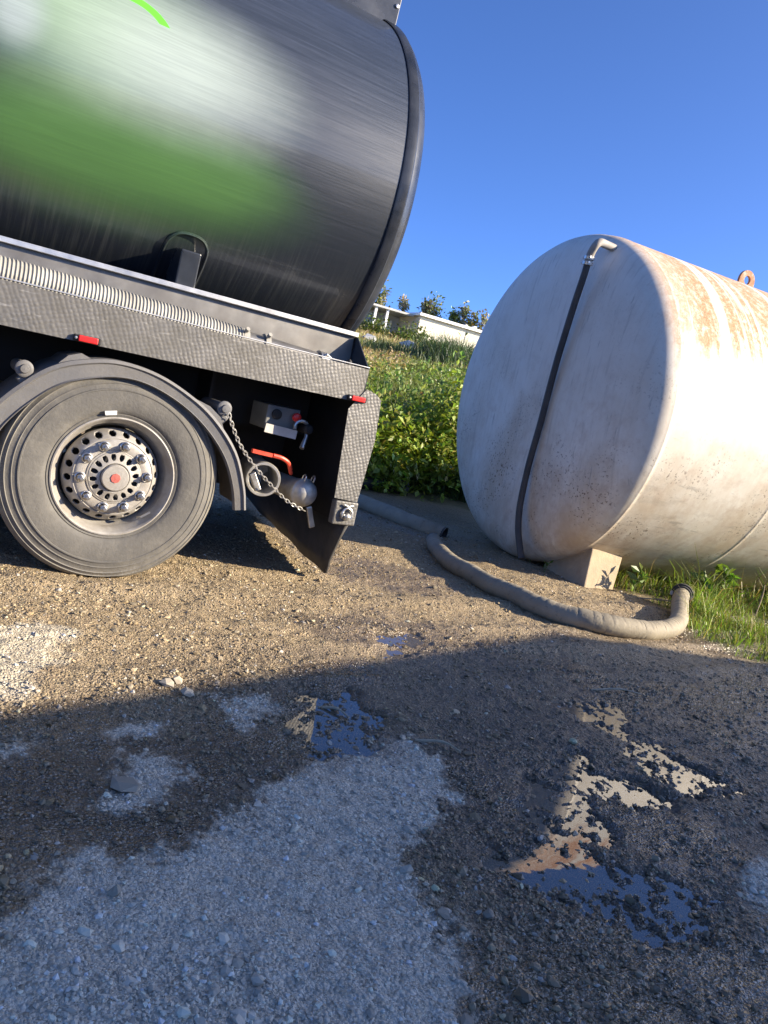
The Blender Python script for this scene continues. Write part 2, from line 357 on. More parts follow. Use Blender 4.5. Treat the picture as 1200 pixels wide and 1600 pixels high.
def m_leaf(name, trans=.35, rough=.5):
    t = NT(name); c = t.attr('Col', 'Color'); t.fin(Base_Color=c, Roughness=rough)
    nd = t.t.nodes; tl = t.n('BsdfTranslucent'); t.set(tl.inputs[0], t.mix(1.0, c, (1.0, 1.15, .6), 'MULTIPLY')); ms = t.n('MixShader'); ms.inputs[0].default_value = trans
    t.set(ms.inputs[1], t.b.outputs[0]); t.set(ms.inputs[2], tl.outputs[0]); t.set(nd['Material Output'].inputs[0], ms.outputs[0]); return t.m
M['leaf'] = m_leaf('foliage'); M['bark'] = simple('bark', (.10, .075, .05), .9, bump=.01, bscale=25)
M['plaster'] = simple('cream_plaster', (.66, .60, .47), .85, var=.06, scale=1.0)
M['plaster_shade'] = simple('shaded_plaster', (.42, .42, .40), .85, var=.08, scale=1.0)  # darker copy of the plaster with shade put into its colour
M['fascia'] = simple('white_fascia', (.78, .77, .74), .7, var=.04, scale=1.0)
M['glass_dark'] = simple('dark_glass', (.03, .04, .05), .2, var=.1)

# ------------------------------------------------------------------ ground
DRY = {
 'dry_big': [(0.213,1.401),(0.292,1.55),(0.328,1.664),(0.414,1.702),(0.486,1.698),(0.522,1.621),(0.612,1.653),(0.721,1.699),(0.86,1.747),(0.98,1.86),(1.161,1.985),(1.44,2.105),(1.674,2.13),(1.696,1.914),(1.609,1.721),(1.378,1.636),(1.238,1.536),(1.205,1.403),(1.234,1.271),(1.148,1.139),(1.096,1.022),(1.036,.91),(.9,.5),(.1,.5),(0.05,1.1)],
 'dry_a': [(0.486,1.875),(0.595,2.06),(0.636,2.17),(0.715,2.141),(0.815,2.109),(0.781,1.961),(0.68,1.858),(0.552,1.804)],
 'dry_b': [(1.043,2.491),(1.214,2.512),(1.271,2.397),(1.168,2.3),(1.055,2.191),(1.032,2.286)],
 'dry_c': [(0.638,2.274),(0.731,2.381),(0.817,2.304),(0.76,2.242)],
 'dry_d': [(0.2,2.243),(0.425,2.273),(0.444,2.211),(0.38,2.172),(0.2,2.168)],
 'dry_e': [(2.373,1.165),(2.831,1.197),(2.864,.8),(2.3,.7),(2.148,1.012),(2.23,1.105)]}
PALE = [(-.2,3.201),(0.487,3.216),(0.624,3.153),(0.623,2.911),(0.482,2.756),(0.418,2.544),(-.2,2.525)]
MUD = [(0.3,2.542),(0.684,2.669),(1.04,2.757),(1.354,2.724),(1.108,2.573),(0.727,2.455),(0.3,2.414)]
PUD = {
 'a': [(2.689,2.361),(2.999,2.367),(2.816,2.141),(2.759,2.054),(2.701,2.151)],
 'b': [(2.694,1.944),(2.84,1.928),(2.883,1.63),(2.61,1.578),(2.586,1.722)],
 'c': [(2.107,1.814),(2.371,1.927),(2.305,1.762),(2.419,1.587),(2.348,1.544),(2.238,1.638),(2.128,1.721)],
 'd': [(1.974,1.723),(2.091,1.683),(1.949,1.458),(1.823,1.351),(1.754,1.429),(1.806,1.556)],
 'e': [(1.57,1.421),(1.754,1.429),(1.856,1.344),(2.018,1.127),(1.925,1.069),(1.721,1.084),(1.589,1.232)],
 'f': [(1.4,2.475),(1.597,2.497),(1.661,2.346),(1.49,2.1),(1.309,2.096),(1.287,2.216)],
 'l': [(2.149,3.179),(2.424,3.294),(2.413,3.148),(2.136,3.027)]}
ROUGH_PUD = {'f': .009, 'c': .009, 'e': .0125, 'd': .0105, 'b': .0095, 'a': .010, 'l': .006}
GRASS_POLY = [(5.35,4.75),(5.60,4.40),(5.55,4.05),(5.2,3.75),(4.95,3.35),(5.06,3.05),(5.15,2.77),(5.6,2.2),(9,1.2),(15,0),(15,7),(5.6,5.2)]
WATER_Z = -.016
def hill(x, y):
    q = .55 * x + .835 * y + .5 * (fbm(x, y, .25, 2, 5) - .5)
    return 1.05 * sst(10.7, 13.6, q) + .118 * np.clip(q - 13.2, 0, 47) + .25 * sst(11, 15, q) * (fbm(x, y, .5, 3, 9) - .5)
def masks(x, y):
    nw = (fbm(x, y, 7, 4, 1) - .5) * .20 + (fbm(x, y, 30, 2, 3) - .5) * .05
    dry = np.zeros_like(x)
    for k, p in DRY.items():
        s = .75 if k not in ('dry_big',) else 1.0
        dry = np.maximum(dry, sst(.028, -.028, sdf(p, x, y) + nw * s + (vn(x, y, 70, 71) - .5) * .07))
    pale = sst(.05, -.05, sdf(PALE, x, y) + nw * 1.3)
    mud = sst(.10, -.06, sdf(MUD, x, y) + nw)
    # the wet, trodden area: the yard near the camera, fading out towards the trucks
    edge = .284 * (x - 3.574) + 3.327
    wet = sst(.55, -.05, y - edge + nw * 2.5) * (x > -3)
    wet = np.maximum(wet, mud * .55); wet = np.where(y > edge + .05, wet * .55, wet)
    wet = np.maximum(wet * (1 - dry), 0) * (1 - pale) * (.55 + .6 * sst(.35, .62, fbm(x, y, 2.2, 4, 77)))
    wet = np.maximum(wet, .8 * sst(.25, .0, np.minimum(np.hypot((x - 3.0) / 1.0, (y - 4.45) / .9) - .35, np.hypot((x - 2.3) / 1.2, y - 3.2) - .3) + nw * 2))
    wet = np.maximum(wet, .6 * sst(.15, -.15, np.hypot((x - 4.7) / 1.2, (y - 7.2) / 2.) - .7 + nw * 3))
    for p in PUD.values(): wet = np.maximum(wet, sst(.16, .02, sdf(p, x, y) + nw))
    oil = sst(.5, -.3, np.hypot((x - 2.3) / 1.35, (y - 1.7) / .95) - .75 + nw * 2) * (1 - dry)
    oil = np.maximum(oil, .7 * sst(.6, -.2, np.hypot((x - 2.6) / 1.6, (y - 2.3) / .7) - .7 + nw * 2) * (1 - dry))
    oil = np.maximum(oil, .8 * sst(.3, -.2, np.hypot((x - .75) / .75, (y - 1.95) / .42) - .7 + nw * 2) * (1 - dry))
    oil = np.maximum(oil, .75 * sst(.3, -.2, np.hypot((x - 5.2) / 1.6, (y - 8.3) / 1.5) - .7 + nw * 2))
    g = sdf(GRASS_POLY, x, y) + nw * 1.2
    veg = np.maximum(sst(.10, -.25, g), sst(10.3, 11.2, .55 * x + .835 * y + nw * 4))
    return dict(wet=wet, pale=pale, dryblue=dry, veg=veg, oil=oil), g
def height(x, y, coarse=False):
    z = .030 * (fbm(x, y, 1.1, 2, 2) - .5) + .022 * (fbm(x, y, 6, 2, 4) - .5)
    fine = .010 * (fbm(x, y, 24, 2, 6) - .5) + .008 * (vn(x, y, 60, 8) - .5)
    z = np.maximum(z, -.010 + 0 * z) + fine
    nw = (fbm(x, y, 9, 4, 1) - .5) * .20 + (fbm(x, y, 34, 2, 15) - .5) * .07
    for k, p in PUD.items():
        m = sst(.05, -.04, sdf(p, x, y) + nw - .038)
        rough = ROUGH_PUD.get(k, .003)
        floor = -.023 + rough * 2.4 * (fbm(x, y, 20, 2, 12) - .45) + rough * 2.6 * (np.abs(vn(x, y, 42, 14) - .5) * 2 - .35)
        z = z * (1 - m) + floor * m
    # slight ruts and a gravel shoulder under the hose
    z = z + .03 * sst(.9, .0, np.abs(y - 4.2 + .12 * (x - 4))) * sst(3.2, 4.2, x) * sst(5.6, 5.0, x) * (.4 + fbm(x, y, 5, 2, 21))
    for yc, wd in ((3.62, .17), (2.95, .15), (4.12, .16)):      # shallow wheel ruts along the truck's path
        d = np.abs(y - yc - .10 * np.sin(x * .8 + yc)) / wd; z = z + (-.012 * np.exp(-d ** 4) + .009 * np.exp(-((d - 1.35) / .35) ** 2)) * (.5 + fbm(x, y, 2, 2, 83))
    return z + hill(x, y)
def axis_pts(a, b, step, lo, hi, grow=1.16):
    c = list(np.arange(a, b + 1e-6, step)); s = step; x = a; L = []
    while x > lo: s *= grow; x -= s; L.append(x)
    s = step; x = b; H = []
    while x < hi: s *= grow; x += s; H.append(x)
    return np.array(L[::-1] + c + H)
XS = axis_pts(-.1, 5.6, .0125, -900, 900); YS = axis_pts(.75, 6.2, .0125, -900, 900)
GX, GY = np.meshgrid(XS, YS, indexing='ij'); fx, fy = GX.ravel(), GY.ravel()
near = (fx > -3) & (fx < 9) & (fy > -2) & (fy < 14)
gz = np.zeros_like(fx); at = {k: np.zeros_like(fx) for k in ('wet', 'pale', 'dryblue', 'veg', 'oil')}
gz[near] = height(fx[near], fy[near]); gz[~near] = hill(fx[~near], fy[~near])
mk, _g = masks(fx[near], fy[near])
for k in at: at[k][near] = mk[k]
at['veg'][~near] = 1
nx, ny = GX.shape; idx = np.arange(nx * ny).reshape(nx, ny)
F = np.stack([idx[:-1, :-1], idx[1:, :-1], idx[1:, 1:], idx[:-1, 1:]], -1).reshape(-1, 4)
ground = np_mesh('ground', np.stack([fx, fy, gz], 1), F, M['ground'], smooth=True, attrs=at)
tag(ground, kind='structure')
def hull(pts):
    pts = sorted(pts); 
    def half(ps):
        h = []
        for p in ps:
            while len(h) > 1 and (h[-1][0] - h[-2][0]) * (p[1] - h[-2][1]) - (h[-1][1] - h[-2][1]) * (p[0] - h[-2][0]) <= 0: h.pop()
            h.append(p)
        return h[:-1]
    return half(pts) + half(pts[::-1])
for i, ks in enumerate(('a', 'b', 'cde', 'f', 'l')):
    pts = [p for k in ks for p in PUD[k]]; c = np.mean(pts, 0)
    pts = hull([tuple(np.array(p) + .16 * (np.array(p) - c) / np.hypot(*(np.array(p) - c))) for p in pts]); m = MB()
    m.add([(x, y, WATER_Z - .0004 * i) for x, y in pts], [tuple(range(len(pts)))]); tag(m.build('puddle', M['water']), kind='structure')

# ------------------------------------------------------------------ loose gravel
ICO_V = []; 
_p = (1 + 5 ** .5) / 2
for a, b in ((-1, _p), (1, _p), (-1, -_p), (1, -_p)): ICO_V.append((a, b, 0))
for a, b in ((-1, _p), (1, _p), (-1, -_p), (1, -_p)): ICO_V.append((0, a, b))
for a, b in ((-1, _p), (1, _p), (-1, -_p), (1, -_p)): ICO_V.append((b, 0, a))
ICO_V = np.array(ICO_V) / math.sqrt(1 + _p * _p)
ICO_F = np.array([(0,11,5),(0,5,1),(0,1,7),(0,7,10),(0,10,11),(1,5,9),(5,11,4),(11,10,2),(10,7,6),(7,1,8),(3,9,4),(3,4,2),(3,2,6),(3,6,8),(3,8,9),(4,9,5),(2,4,11),(6,2,10),(8,6,7),(9,8,1)])
def rand_rot(n):
    q = RNG.normal(size=(n, 4)); q /= np.linalg.norm(q, axis=1)[:, None]; w_, x, y, z = q.T
    return np.stack([1 - 2 * (y * y + z * z), 2 * (x * y - z * w_), 2 * (x * z + y * w_), 2 * (x * y + z * w_), 1 - 2 * (x * x + z * z), 2 * (y * z - x * w_), 2 * (x * z - y * w_), 2 * (y * z + x * w_), 1 - 2 * (x * x + y * y)], 1).reshape(n, 3, 3)
OCT_V = np.array([(1, 0, 0), (-1, 0, 0), (0, 1, 0), (0, -1, 0), (0, 0, 1), (0, 0, -1)], float)
OCT_F = np.array([(0, 2, 4), (2, 1, 4), (1, 3, 4), (3, 0, 4), (2, 0, 5), (1, 2, 5), (3, 1, 5), (0, 3, 5)])
def stones_np(px, py, pz, rad, flat=.62, small=False):
    B, BF = (OCT_V, OCT_F) if small else (ICO_V, ICO_F); nb = len(B)
    n = len(px); V = B[None] * (1 + .24 * RNG.normal(size=(n, nb, 1)).clip(-1.6, 1.6))
    V = V * (RNG.uniform(.65, 1.25, (n, 1, 3))) * rad[:, None, None] * (1.15 if small else 1)
    V = np.einsum('nij,nkj->nki', rand_rot(n), V); V[:, :, 2] *= flat
    V += np.stack([px, py, pz], 1)[:, None, :]
    Fc = (BF[None] + (np.arange(n) * nb)[:, None, None]).reshape(-1, 3)
    return V.reshape(-1, 3), Fc
def gravel(N, r0, sg, grow, small, label, rmax):
    r = np.exp(RNG.uniform(math.log(.75), math.log(9.5), N)); a = RNG.uniform(R(5), R(105), N)      # denser near the standpoint
    px, py = r * np.cos(a), r * np.sin(a)
    rad = np.exp(RNG.normal(math.log(r0), sg, N)) * (1 + grow * r); mk, gg = masks(px, py)
    keep = (RNG.random(N) < np.where(fbm(px, py, 3.0, 3, 31) > .47, 1.0, .30)) & (gg > -.02) & (.55 * px + .835 * py < 11.4) & (rad < rmax)
    hz = height(px, py); keep &= hz > -.034
    px, py, rad, hz = px[keep], py[keep], rad[keep], hz[keep]; mk = {k: v[keep] for k, v in mk.items()}
    nb = 6 if small else 12; n = len(px)
    V, Fc = stones_np(px, py, hz + rad * RNG.uniform(-.1, .3, n), rad, .68, small)
    tone = np.exp(RNG.normal(0, .33, n))[:, None]; hue = RNG.random((n, 1))
    pc = (np.array([.34, .25, .135]) * hue + np.array([.35, .295, .205]) * (1 - hue)) * tone
    pc = np.where(RNG.random((n, 1)) < .06, np.array([.56, .52, .45]), pc)
    d = np.maximum(mk['dryblue'], mk['pale'])[:, None]; pc = (pc * (1 - d) + d * (np.array([.58, .51, .41]) * tone ** .7)).clip(.05, .66)
    wv = np.clip(mk['wet'] * RNG.uniform(.2, 1.1, n) + .55 * mk['oil'] * RNG.uniform(.3, 1.1, n), 0, 1)
    tag(np_mesh('gravel', V, Fc, M['pebble'], col=np.repeat(pc, nb, 0), attrs=dict(wet=np.repeat(wv, nb))), label, 'gravel', kind='stuff')
gravel(135000, .0027, .34, .15, True, 'fine loose beige gravel strewn over the yard', .02)
gravel(16000, .0056, .36, .09, False, 'larger loose grey and beige pebbles strewn over the yard', .034)
STONES = [(.614, 1.941, .040, 'flat grey slab of stone on the small dry patch', .3), (.903, 2.608, .022, 'pale pebble, left of a pair at the shadow edge', .8), (.945, 2.63, .018, 'pale pebble, right of a pair at the shadow edge', .8),
          (.955, 2.53, .024, 'grey stone just inside the shadow below the pale pebble pair', .7), (.492, 1.512, .018, 'rounded stone alone on the left of the dry foreground', .7), (1.327, 1.223, .014, 'grey stone, right of two in the dark wet foreground', .8),
          (1.215, 1.262, .019, 'larger stone, left of two in the dark wet foreground', .8), (1.072, .978, .014, 'small stone at the bottom edge on dark ground', .7), (.677, 1.244, .016, 'pale stone in the middle of the dry foreground', .7)]
for x, y, r_, lb, fl in STONES:
    z = float(height(np.array([x]), np.array([y]))[0]); V, Fc = stones_np(np.array([x]), np.array([y]), np.array([z + r_ * fl * .5]), np.array([r_ * 1.15]), fl)
    w_ = .0 if 'pale' in lb or 'dry' in lb else .4
    o = np_mesh('stone', V, Fc, M['pebble'], col=np.array([[.42, .37, .29] if 'pale' in lb else [.33, .285, .22]] * 12), attrs=dict(wet=np.full(12, w_)))
    md = o.modifiers.new('sub', 'SUBSURF'); md.subdivision_type = 'SIMPLE'; md.levels = md.render_levels = 1; o.data.polygons.foreach_set('use_smooth', [False] * 20)
    tag(o, lb, 'stone')

# ------------------------------------------------------------------ shed behind the photographer (casts the foreground shadow)
_sh = Vector((SUN.x, SUN.y)).normalized(); _cot = math.hypot(SUN.x, SUN.y) / SUN.z          # gable worked out from the outline of its shadow on the yard
_k = _sh.x / -_sh.y; _ba = (1 + .284 * _k) / (1 - .28 * _k); _al = 2 * _sh.x / (_ba - 1)
_g = Vector((_sh.x + _al, _sh.y + .284 * _al)); _a = 1 / _g.length; _g = _g * _a; SL = _a / _cot; HR = 6.5; HW = 12.0
g = Vector((_g.x, _g.y, 0)); gn = Vector((g.y, -g.x, 0))                                       # along the gable, and away from the yard
ap = Vector((3.574 + HR * _cot * _sh.x, 3.327 + HR * _cot * _sh.y, HR))
shed = thing('shed', (ap.x, ap.y, 0), 'large pale industrial shed behind the viewer, its gable shading the yard', 'shed')
def quadw(m, a, b, c, d): m.add([a, b, c, d], [(0, 1, 2, 3)])
def gz_(k): return HR - SL * abs(k)
m = MB()
base = Vector((ap.x, ap.y, 0))
A0 = [base + g * k + Vector((0, 0, z)) for k, z in ((-HW, 0), (HW, 0), (HW, gz_(HW) - .12), (0, HR - .12), (-HW, gz_(HW) - .12))]
A1 = [p + gn * 24 for p in A0]
m.add(A0 + A1, [(0, 1, 2, 3, 4), (9, 8, 7, 6, 5), (0, 4, 9, 5), (1, 6, 7, 2)]); m.build('wall', M['shedwall'], shed)
for s in (-1, 1):
    m = MB(); e = base + g * s * HW + Vector((0, 0, gz_(HW))); r0 = base + Vector((0, 0, HR))
    v = [r0, e, e + gn * 24, r0 + gn * 24]; v2 = [p - Vector((0, 0, .1)) for p in v]
    m.add(v + v2, [(0, 1, 2, 3), (7, 6, 5, 4), (0, 4, 5, 1), (1, 5, 6, 2), (2, 6, 7, 3), (3, 7, 4, 0)]); m.build('roof', M['shedroof'], shed)
m = MB(); m.obox(base + g * -3 - gn * .05 + Vector((0, 0, 2)), (g, gn, (0, 0, 1)), (2.2, .04, 2.0)); m.build('door', M['shedroof'], shed)

# ------------------------------------------------------------------ tanker truck
TB = (0.905, 5.2, 0.0)
truck = thing('tanker_truck', TB, 'black tanker truck with green and white livery and patterned metal side rail', 'truck')
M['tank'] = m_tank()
YC, ZC, TA, TBv = 5.2, 2.46, 1.10, 1.16
def ell(x, ra, rb, n=128):
    return [(x, YC - ra * math.cos(2 * math.pi * k / n), ZC + rb * math.sin(2 * math.pi * k / n)) for k in range(n)]
def rings(lst, n=128):
    m = MB(); v = []; fs = []
    for x, ra, rb in lst: v += ell(x, ra, rb, n)
    for i in range(len(lst) - 1):
        for k in range(n): fs.append((i * n + k, i * n + (k + 1) % n, (i + 1) * n + (k + 1) % n, (i + 1) * n + k))
    m.add(v, fs, True); return m
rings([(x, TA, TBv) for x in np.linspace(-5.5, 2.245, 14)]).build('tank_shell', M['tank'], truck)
M['endpaint'] = simple('tanker_end_paint', (.02, .024, .032), .28, var=.4, scale=6, dirt=(.09, .09, .09), dirt_amt=.35)
rings([(2.235, TA + .006, TBv + .006), (2.245, TA + .012, TBv + .012), (2.30, TA + .012, TBv + .012), (2.31, TA + .004, TBv + .004)]).build('end_band', M['endpaint'], truck)
rings([(2.29, TA + .002, TBv + .002), (2.34, TA - .012, TBv - .012), (2.385, TA - .05, TBv - .05), (2.42, TA - .11, TBv - .11), (2.47, TA - .3, TBv - .3), (2.53, TA - .65, TBv - .65), (2.555, .02, .02)]).build('tank_end', M['endpaint'], truck)
rings([(-5.5, TA, TBv), (-5.62, TA - .12, TBv - .12), (-5.75, .5, .5), (-5.78, .02, .02)]).build('front_end', M['endpaint'], truck)
# walkway coaming along the top
m = MB(); m.prism([(-5.4, 3.50), (2.33, 3.50), (2.345, 3.86), (-5.4, 3.86)], 4.74, 4.80); m.build('walkway_coaming', M['endpaint'], truck, bevel=.006)
m = MB(); m.box(-5.4, 2.30, 4.80, 5.6, 3.60, 3.64); m.build('walkway', M['black'], truck)
for x in (2.30, 2.30): pass
m = MB(); m.lathe((2.31, 4.738, 3.63), (0, -1, 0), [(0, .014), (.008, .012), (.01, .0001)], 12); m.build('bolt', M['chrome'], truck)
# longitudinal strip and trunnion bracket on the lower flank
for bx in (1.16, -.9, -3.0):
    m = MB(); m.obox((bx, 4.33, 1.65), ((1, 0, 0), (0, .9, .1), (0, -.1, .9)), (.055, .11, .10)); m.build('support_bracket', M['endpaint'], truck, bevel=.008)
    out = [(bx - .115, 1.55), (bx - .115, 1.74), (bx - .09, 1.80), (bx - .04, 1.825), (bx + .04, 1.825), (bx + .09, 1.80), (bx + .115, 1.74), (bx + .115, 1.55)]
    def ysurf(z): return YC - TA * math.sqrt(max(0, 1 - ((z - ZC) / TBv) ** 2))
    m = MB(); m.tube(spline([(x, ysurf(z) - .004, z) for x, z in out], 4), .010, 6); m.build('wear_plate_weld', M['tank'], truck)
    n_ = len(out); m = MB(); m.add([(x, ysurf(z) - .012, z) for x, z in out], [tuple(range(n_))]); 
# side tray: patterned rail, floor, inner wall with bright angle, end plate
m = MB(); m.prism([(-5.4, 1.149), (2.13, 1.149), (2.20, 1.185), (2.213, 1.345), (-5.4, 1.351)], 3.95, 3.958); m.build('side_rail', M['tread'], truck)
m = MB(); m.box(-5.4, 2.212, 3.946, 3.972, 1.3515, 1.358); m.build('rail_edge', M['alu'], truck, bevel=.002)
m = MB(); m.box(-5.4, 2.20, 3.959, 4.24, 1.18, 1.19); m.build('tray_floor', M['black'], truck)
m = MB(); m.prism([(-5.4, 1.19), (2.205, 1.19), (2.205, 1.525), (-5.4, 1.525)], 4.20, 4.206); m.build('tray_wall', M['traywall'], truck)
m = MB(); m.box(-5.4, 2.215, 4.17, 4.235, 1.525, 1.552); m.build('bright_angle', M['alu'], truck, bevel=.003)
m = MB(); v = [(2.212, 3.96, 1.19), (2.212, 4.235, 1.19), (2.212, 4.235, 1.524), (2.212, 4.17, 1.524), (2.212, 3.96, 1.345)]; m.add(v + [(a + .006, b, c) for a, b, c in v], [(0, 1, 2, 3, 4), (9, 8, 7, 6, 5), (0, 5, 6, 1), (1, 6, 7, 2), (2, 7, 8, 3), (3, 8, 9, 4), (4, 9, 5, 0)]); m.build('tray_end_plate', M['endpaint'], truck)
m = MB(); m.lathe((2.11, 4.04, 1.30), (0, -.3, 1), [(0, .02), (.06, .02), (.075, .014), (.085, .001)], 16); m.build('stop_stud', M['black'], truck)
# side marker lamps
for lx in (.672, 2.165, -1.0, -2.6):
    m = MB(); m.box(lx - .062, lx + .062, 3.928, 3.949, 1.150, 1.183); lamp = m.build('marker_lamp', M['black'], truck, bevel=.006)
    m = MB(); m.box(lx - .043, lx + .046, 3.917, 3.9275, 1.152, 1.181); m.build('lens', M['red'], lamp, bevel=.005)
    m = MB(); m.lathe((lx - .053, 3.927, 1.166), (0, -1, 0), [(0, .007), (.004, .006), (.005, .0001)], 10); m.build('screw', M['chrome'], lamp)
# rear corner post, clamp, rubber flap, bumper
m = MB(); m.prism([(2.126, 1.10), (2.155, .575), (2.312, .565), (2.345, .95), (2.330, 1.185), (2.29, 1.215), (2.22, 1.232)], 3.944, 3.949); m.build('rear_panel', M['tread'], truck)
m = MB(); m.box(2.225, 2.30, 3.96, 6.45, .425, 1.198); m.build('rear_crossmember', M['black'], truck)
m = MB(); m.box(2.165, 2.318, 3.93, 3.99, .42, .563); cl = m.build('flap_clamp', M['tread'], truck, bevel=.008)
m = MB(); m.lathe((2.245, 3.93, .475), (0, -1, 0), [(0, .026), (.012, .026), (.03, .018), (.034, .001)], 18); m.build('bolt', M['chrome'], cl)
m = MB(); m.tube([(2.245 + .034 * math.cos(a), 3.917, .475 + .04 * math.sin(a) + .012) for a in np.linspace(-.6, 3.74, 14)], .008, 8); m.build('shackle', M['chrome'], cl)
m = MB(); m.tube([(2.215, 3.918, .545), (2.245, 3.914, .537), (2.275, 3.918, .545)], .006, 8); m.build('staple', M['chrome'], cl)
m = MB(); prof = [(2.29, .42, 3.97), (2.295, .33, 4.02), (2.31, .24, 4.08), (2.32, .15, 4.14), (2.335, .05, 4.19)]
v = []
for (x, z, ya) in prof:
    for y in np.linspace(ya, 6.42, 20): v.append((x + .17 * (y - 4.2) * (.42 - z) / .37 + .012 * math.sin(y * 5) * (.42 - z), y, z + .006 * math.sin(y * 9)))
fs = [(i * 20 + j, i * 20 + j + 1, (i + 1) * 20 + j + 1, (i + 1) * 20 + j) for i in range(4) for j in range(19)]
m.add(v, fs, True); m.build('rubber_flap', M['rubber'], truck, solid=.022)
# fender
FO = [(.237,.395),(.241,.575),(.274,.728),(.341,.825),(.417,.912),(.519,1.005),(.638,1.064),(.809,1.101),(.998,1.084),(1.173,1.022),(1.346,.92),(1.503,.756),(1.588,.572),(1.621,.442)]
FI = [(.320,.390),(.325,.528),(.355,.655),(.415,.757),(.499,.853),(.570,.915),(.653,.960),(.824,1.012),(.979,1.010),(1.153,.948),(1.308,.848),(1.439,.711),(1.515,.562),(1.552,.430)]
so_, si_ = spline(FO, 5), spline(FI, 5); n = len(so_)
m = MB(); v = []
sect = [(0, 0, .012), (0, .30, 0), (0, .7, .004), (0, 1, .018), (1, 1, .40), (2, 1, .40), (2, 1, .035), (2, .7, .022), (2, .3, .018), (2, 0, .03)]
for a, b in zip(so_, si_):
    a = np.array(a); b = np.array(b)
    for (w_, t_, dy) in ((0, 1, .45), (0, 1, .024), (0, .97, .006), (0, .80, .0), (0, .72, .010), (0, .14, .014), (0, .08, .004), (0, 0, .034), (0, .9, .036), (0, .93, .45)):
        q = b * (1 - t_) + a * t_; v.append((q[0], 3.925 + dy, q[1]))
k = 10; fs = [(i * k + j, i * k + (j + 1) % k, (i + 1) * k + (j + 1) % k, (i + 1) * k + j) for i in range(n - 1) for j in range(k)] + [tuple(range(k))[::-1], tuple((n - 1) * k + j for j in range(k))]
m.add(v, fs, True); fender = m.build('wheel_arch', M['fender'], truck)
for (x0, x1) in ((.56, .70), (1.24, 1.40)):
    c0 = min(so_, key=lambda q: abs(q[0] - x0)); c1 = min(so_, key=lambda q: abs(q[0] - x1)); d = np.array(c1) - np.array(c0); nrm = np.array([-d[1], d[0]]) / np.hypot(*d)
    if nrm[1] < 0: nrm = -nrm
    P = [c0, np.array(c0) + nrm * .028 + d * .35, np.array(c1) + nrm * .03 - d * .25, c1]
    m = MB(); m.prism([tuple(p) for p in P], 3.945, 4.30); m.build('mounting_rib', M['fender'], fender)
for bx_, bz_ in ((.424, .975), (1.40, .967)):
    m = MB(); m.lathe((bx_, 4.02, bz_), (0, -1, 0), [(-.25, .032), (.05, .032), (.058, .040), (.072, .040), (.078, .032), (.078, .022), (.090, .018), (.092, .001)], 24); m.build('stay_bolt', M['fender'], fender)
    m = MB(); m.obox((bx_ + (.02 if bx_ < 1 else -.01), 3.99, bz_ - .055), ((.8, 0, .6 if bx_ < 1 else -.6), (0, 1, 0), (-.6 if bx_ < 1 else .6, 0, .8)), (.035, .03, .035)); m.build('bracket', M['fender'], fender, bevel=.008)
# wheel
WX, WZ, WY = .905, .522, 3.952
wheel = D.objects.new('wheel', None); COL.objects.link(wheel); wheel.parent = truck; wheel.location = Vector((WX, WY, WZ)) - Vector(TB); wheel.empty_display_size = .2
prof = [(.052, .288), (.030, .294), (.022, .305), (.018, .318), (.021, .322), (.014, .328), (.006, .345), (.002, .375), (.0, .402), (.001, .428), (-.002, .430), (-.002, .436), (.003, .438), (.008, .456), (.006, .460), (.012, .466), (.016, .484), (.013, .488), (.020, .494), (.026, .503), (.023, .507), (.034, .516), (.048, .524)]
def groove(y): return [(y, .528), (y + .001, .514), (y + .010, .514), (y + .011, .528)]
prof += [(.055, .5265), (.075, .528)] + groove(.10) + groove(.15) + groove(.20) + groove(.25) + [(.29, .526), (.315, .51), (.335, .46), (.345, .4), (.335, .33), (.30, .29)]
prof = [(a, r if r < .33 else .33 + (r - .33) * 1.10) for a, r in prof]
m = MB(); m.lathe((WX, WY, WZ), (0, 1, 0), prof, 128)
m.v = [(x, y, max(z, -.006 - .0 * z)) for x, y, z in m.v]
m.build('tyre', M['tyre'], wheel)
m = MB(); m.lathe((WX, WY, WZ), (0, 1, 0), [(.048, .290), (.034, .300), (.024, .306), (.016, .304), (.014, .298), (.020, .292), (.032, .287), (.044, .284), (.060, .272), (.085, .268), (.11, .262), (.125, .252), (.18, .248), (.30, .25), (.32, .28)], 96); rim = m.build('rim', M['steel'], wheel)
# disc: flat face with conical wall and hand holes
def holed(m, c, prof_fn, rows, nang, hole):
    v = []; fs = []
    for i in range(rows + 1):
        a, r_ = prof_fn(i / rows)
        for k in range(nang):
            t = 2 * math.pi * k / nang; v.append((c[0] + r_ * math.sin(t), c[1] + a, c[2] + r_ * math.cos(t)))
    for i in range(rows):
        for k in range(nang):
            if not hole((i + .5) / rows, (k + .5) / nang): fs.append((i * nang + k, i * nang + (k + 1) % nang, (i + 1) * nang + (k + 1) % nang, (i + 1) * nang + k))
    m.add(v, fs, True)
def hh(n_, r0, rr, wa):
    def f(t, a): 
        u = (a * n_) % 1 - .5; return (u / wa) ** 2 + ((t - r0) / rr) ** 2 < 1
    return f
m = MB(); holed(m, (WX, WY, WZ), lambda t: (.036 + .075 * t ** 1.5, .192 + .046 * t), 14, 400, hh(20, .5, .30, .27)); m.build('wheel_disc', M['steel'], wheel, solid=.008)
m = MB(); m.lathe((WX, WY, WZ), (0, 1, 0), [(.036, .1925), (.030, .186), (.026, .178), (.024, .150), (.026, .138), (.034, .133)], 80); m.build('wheel_face', M['steel'], wheel)
m = MB(); m.lathe((WX, WY, WZ), (0, 1, 0), [(.115, .245), (.15, .20), (.16, .02)], 48); m.build('brake_drum', M['black'], wheel)
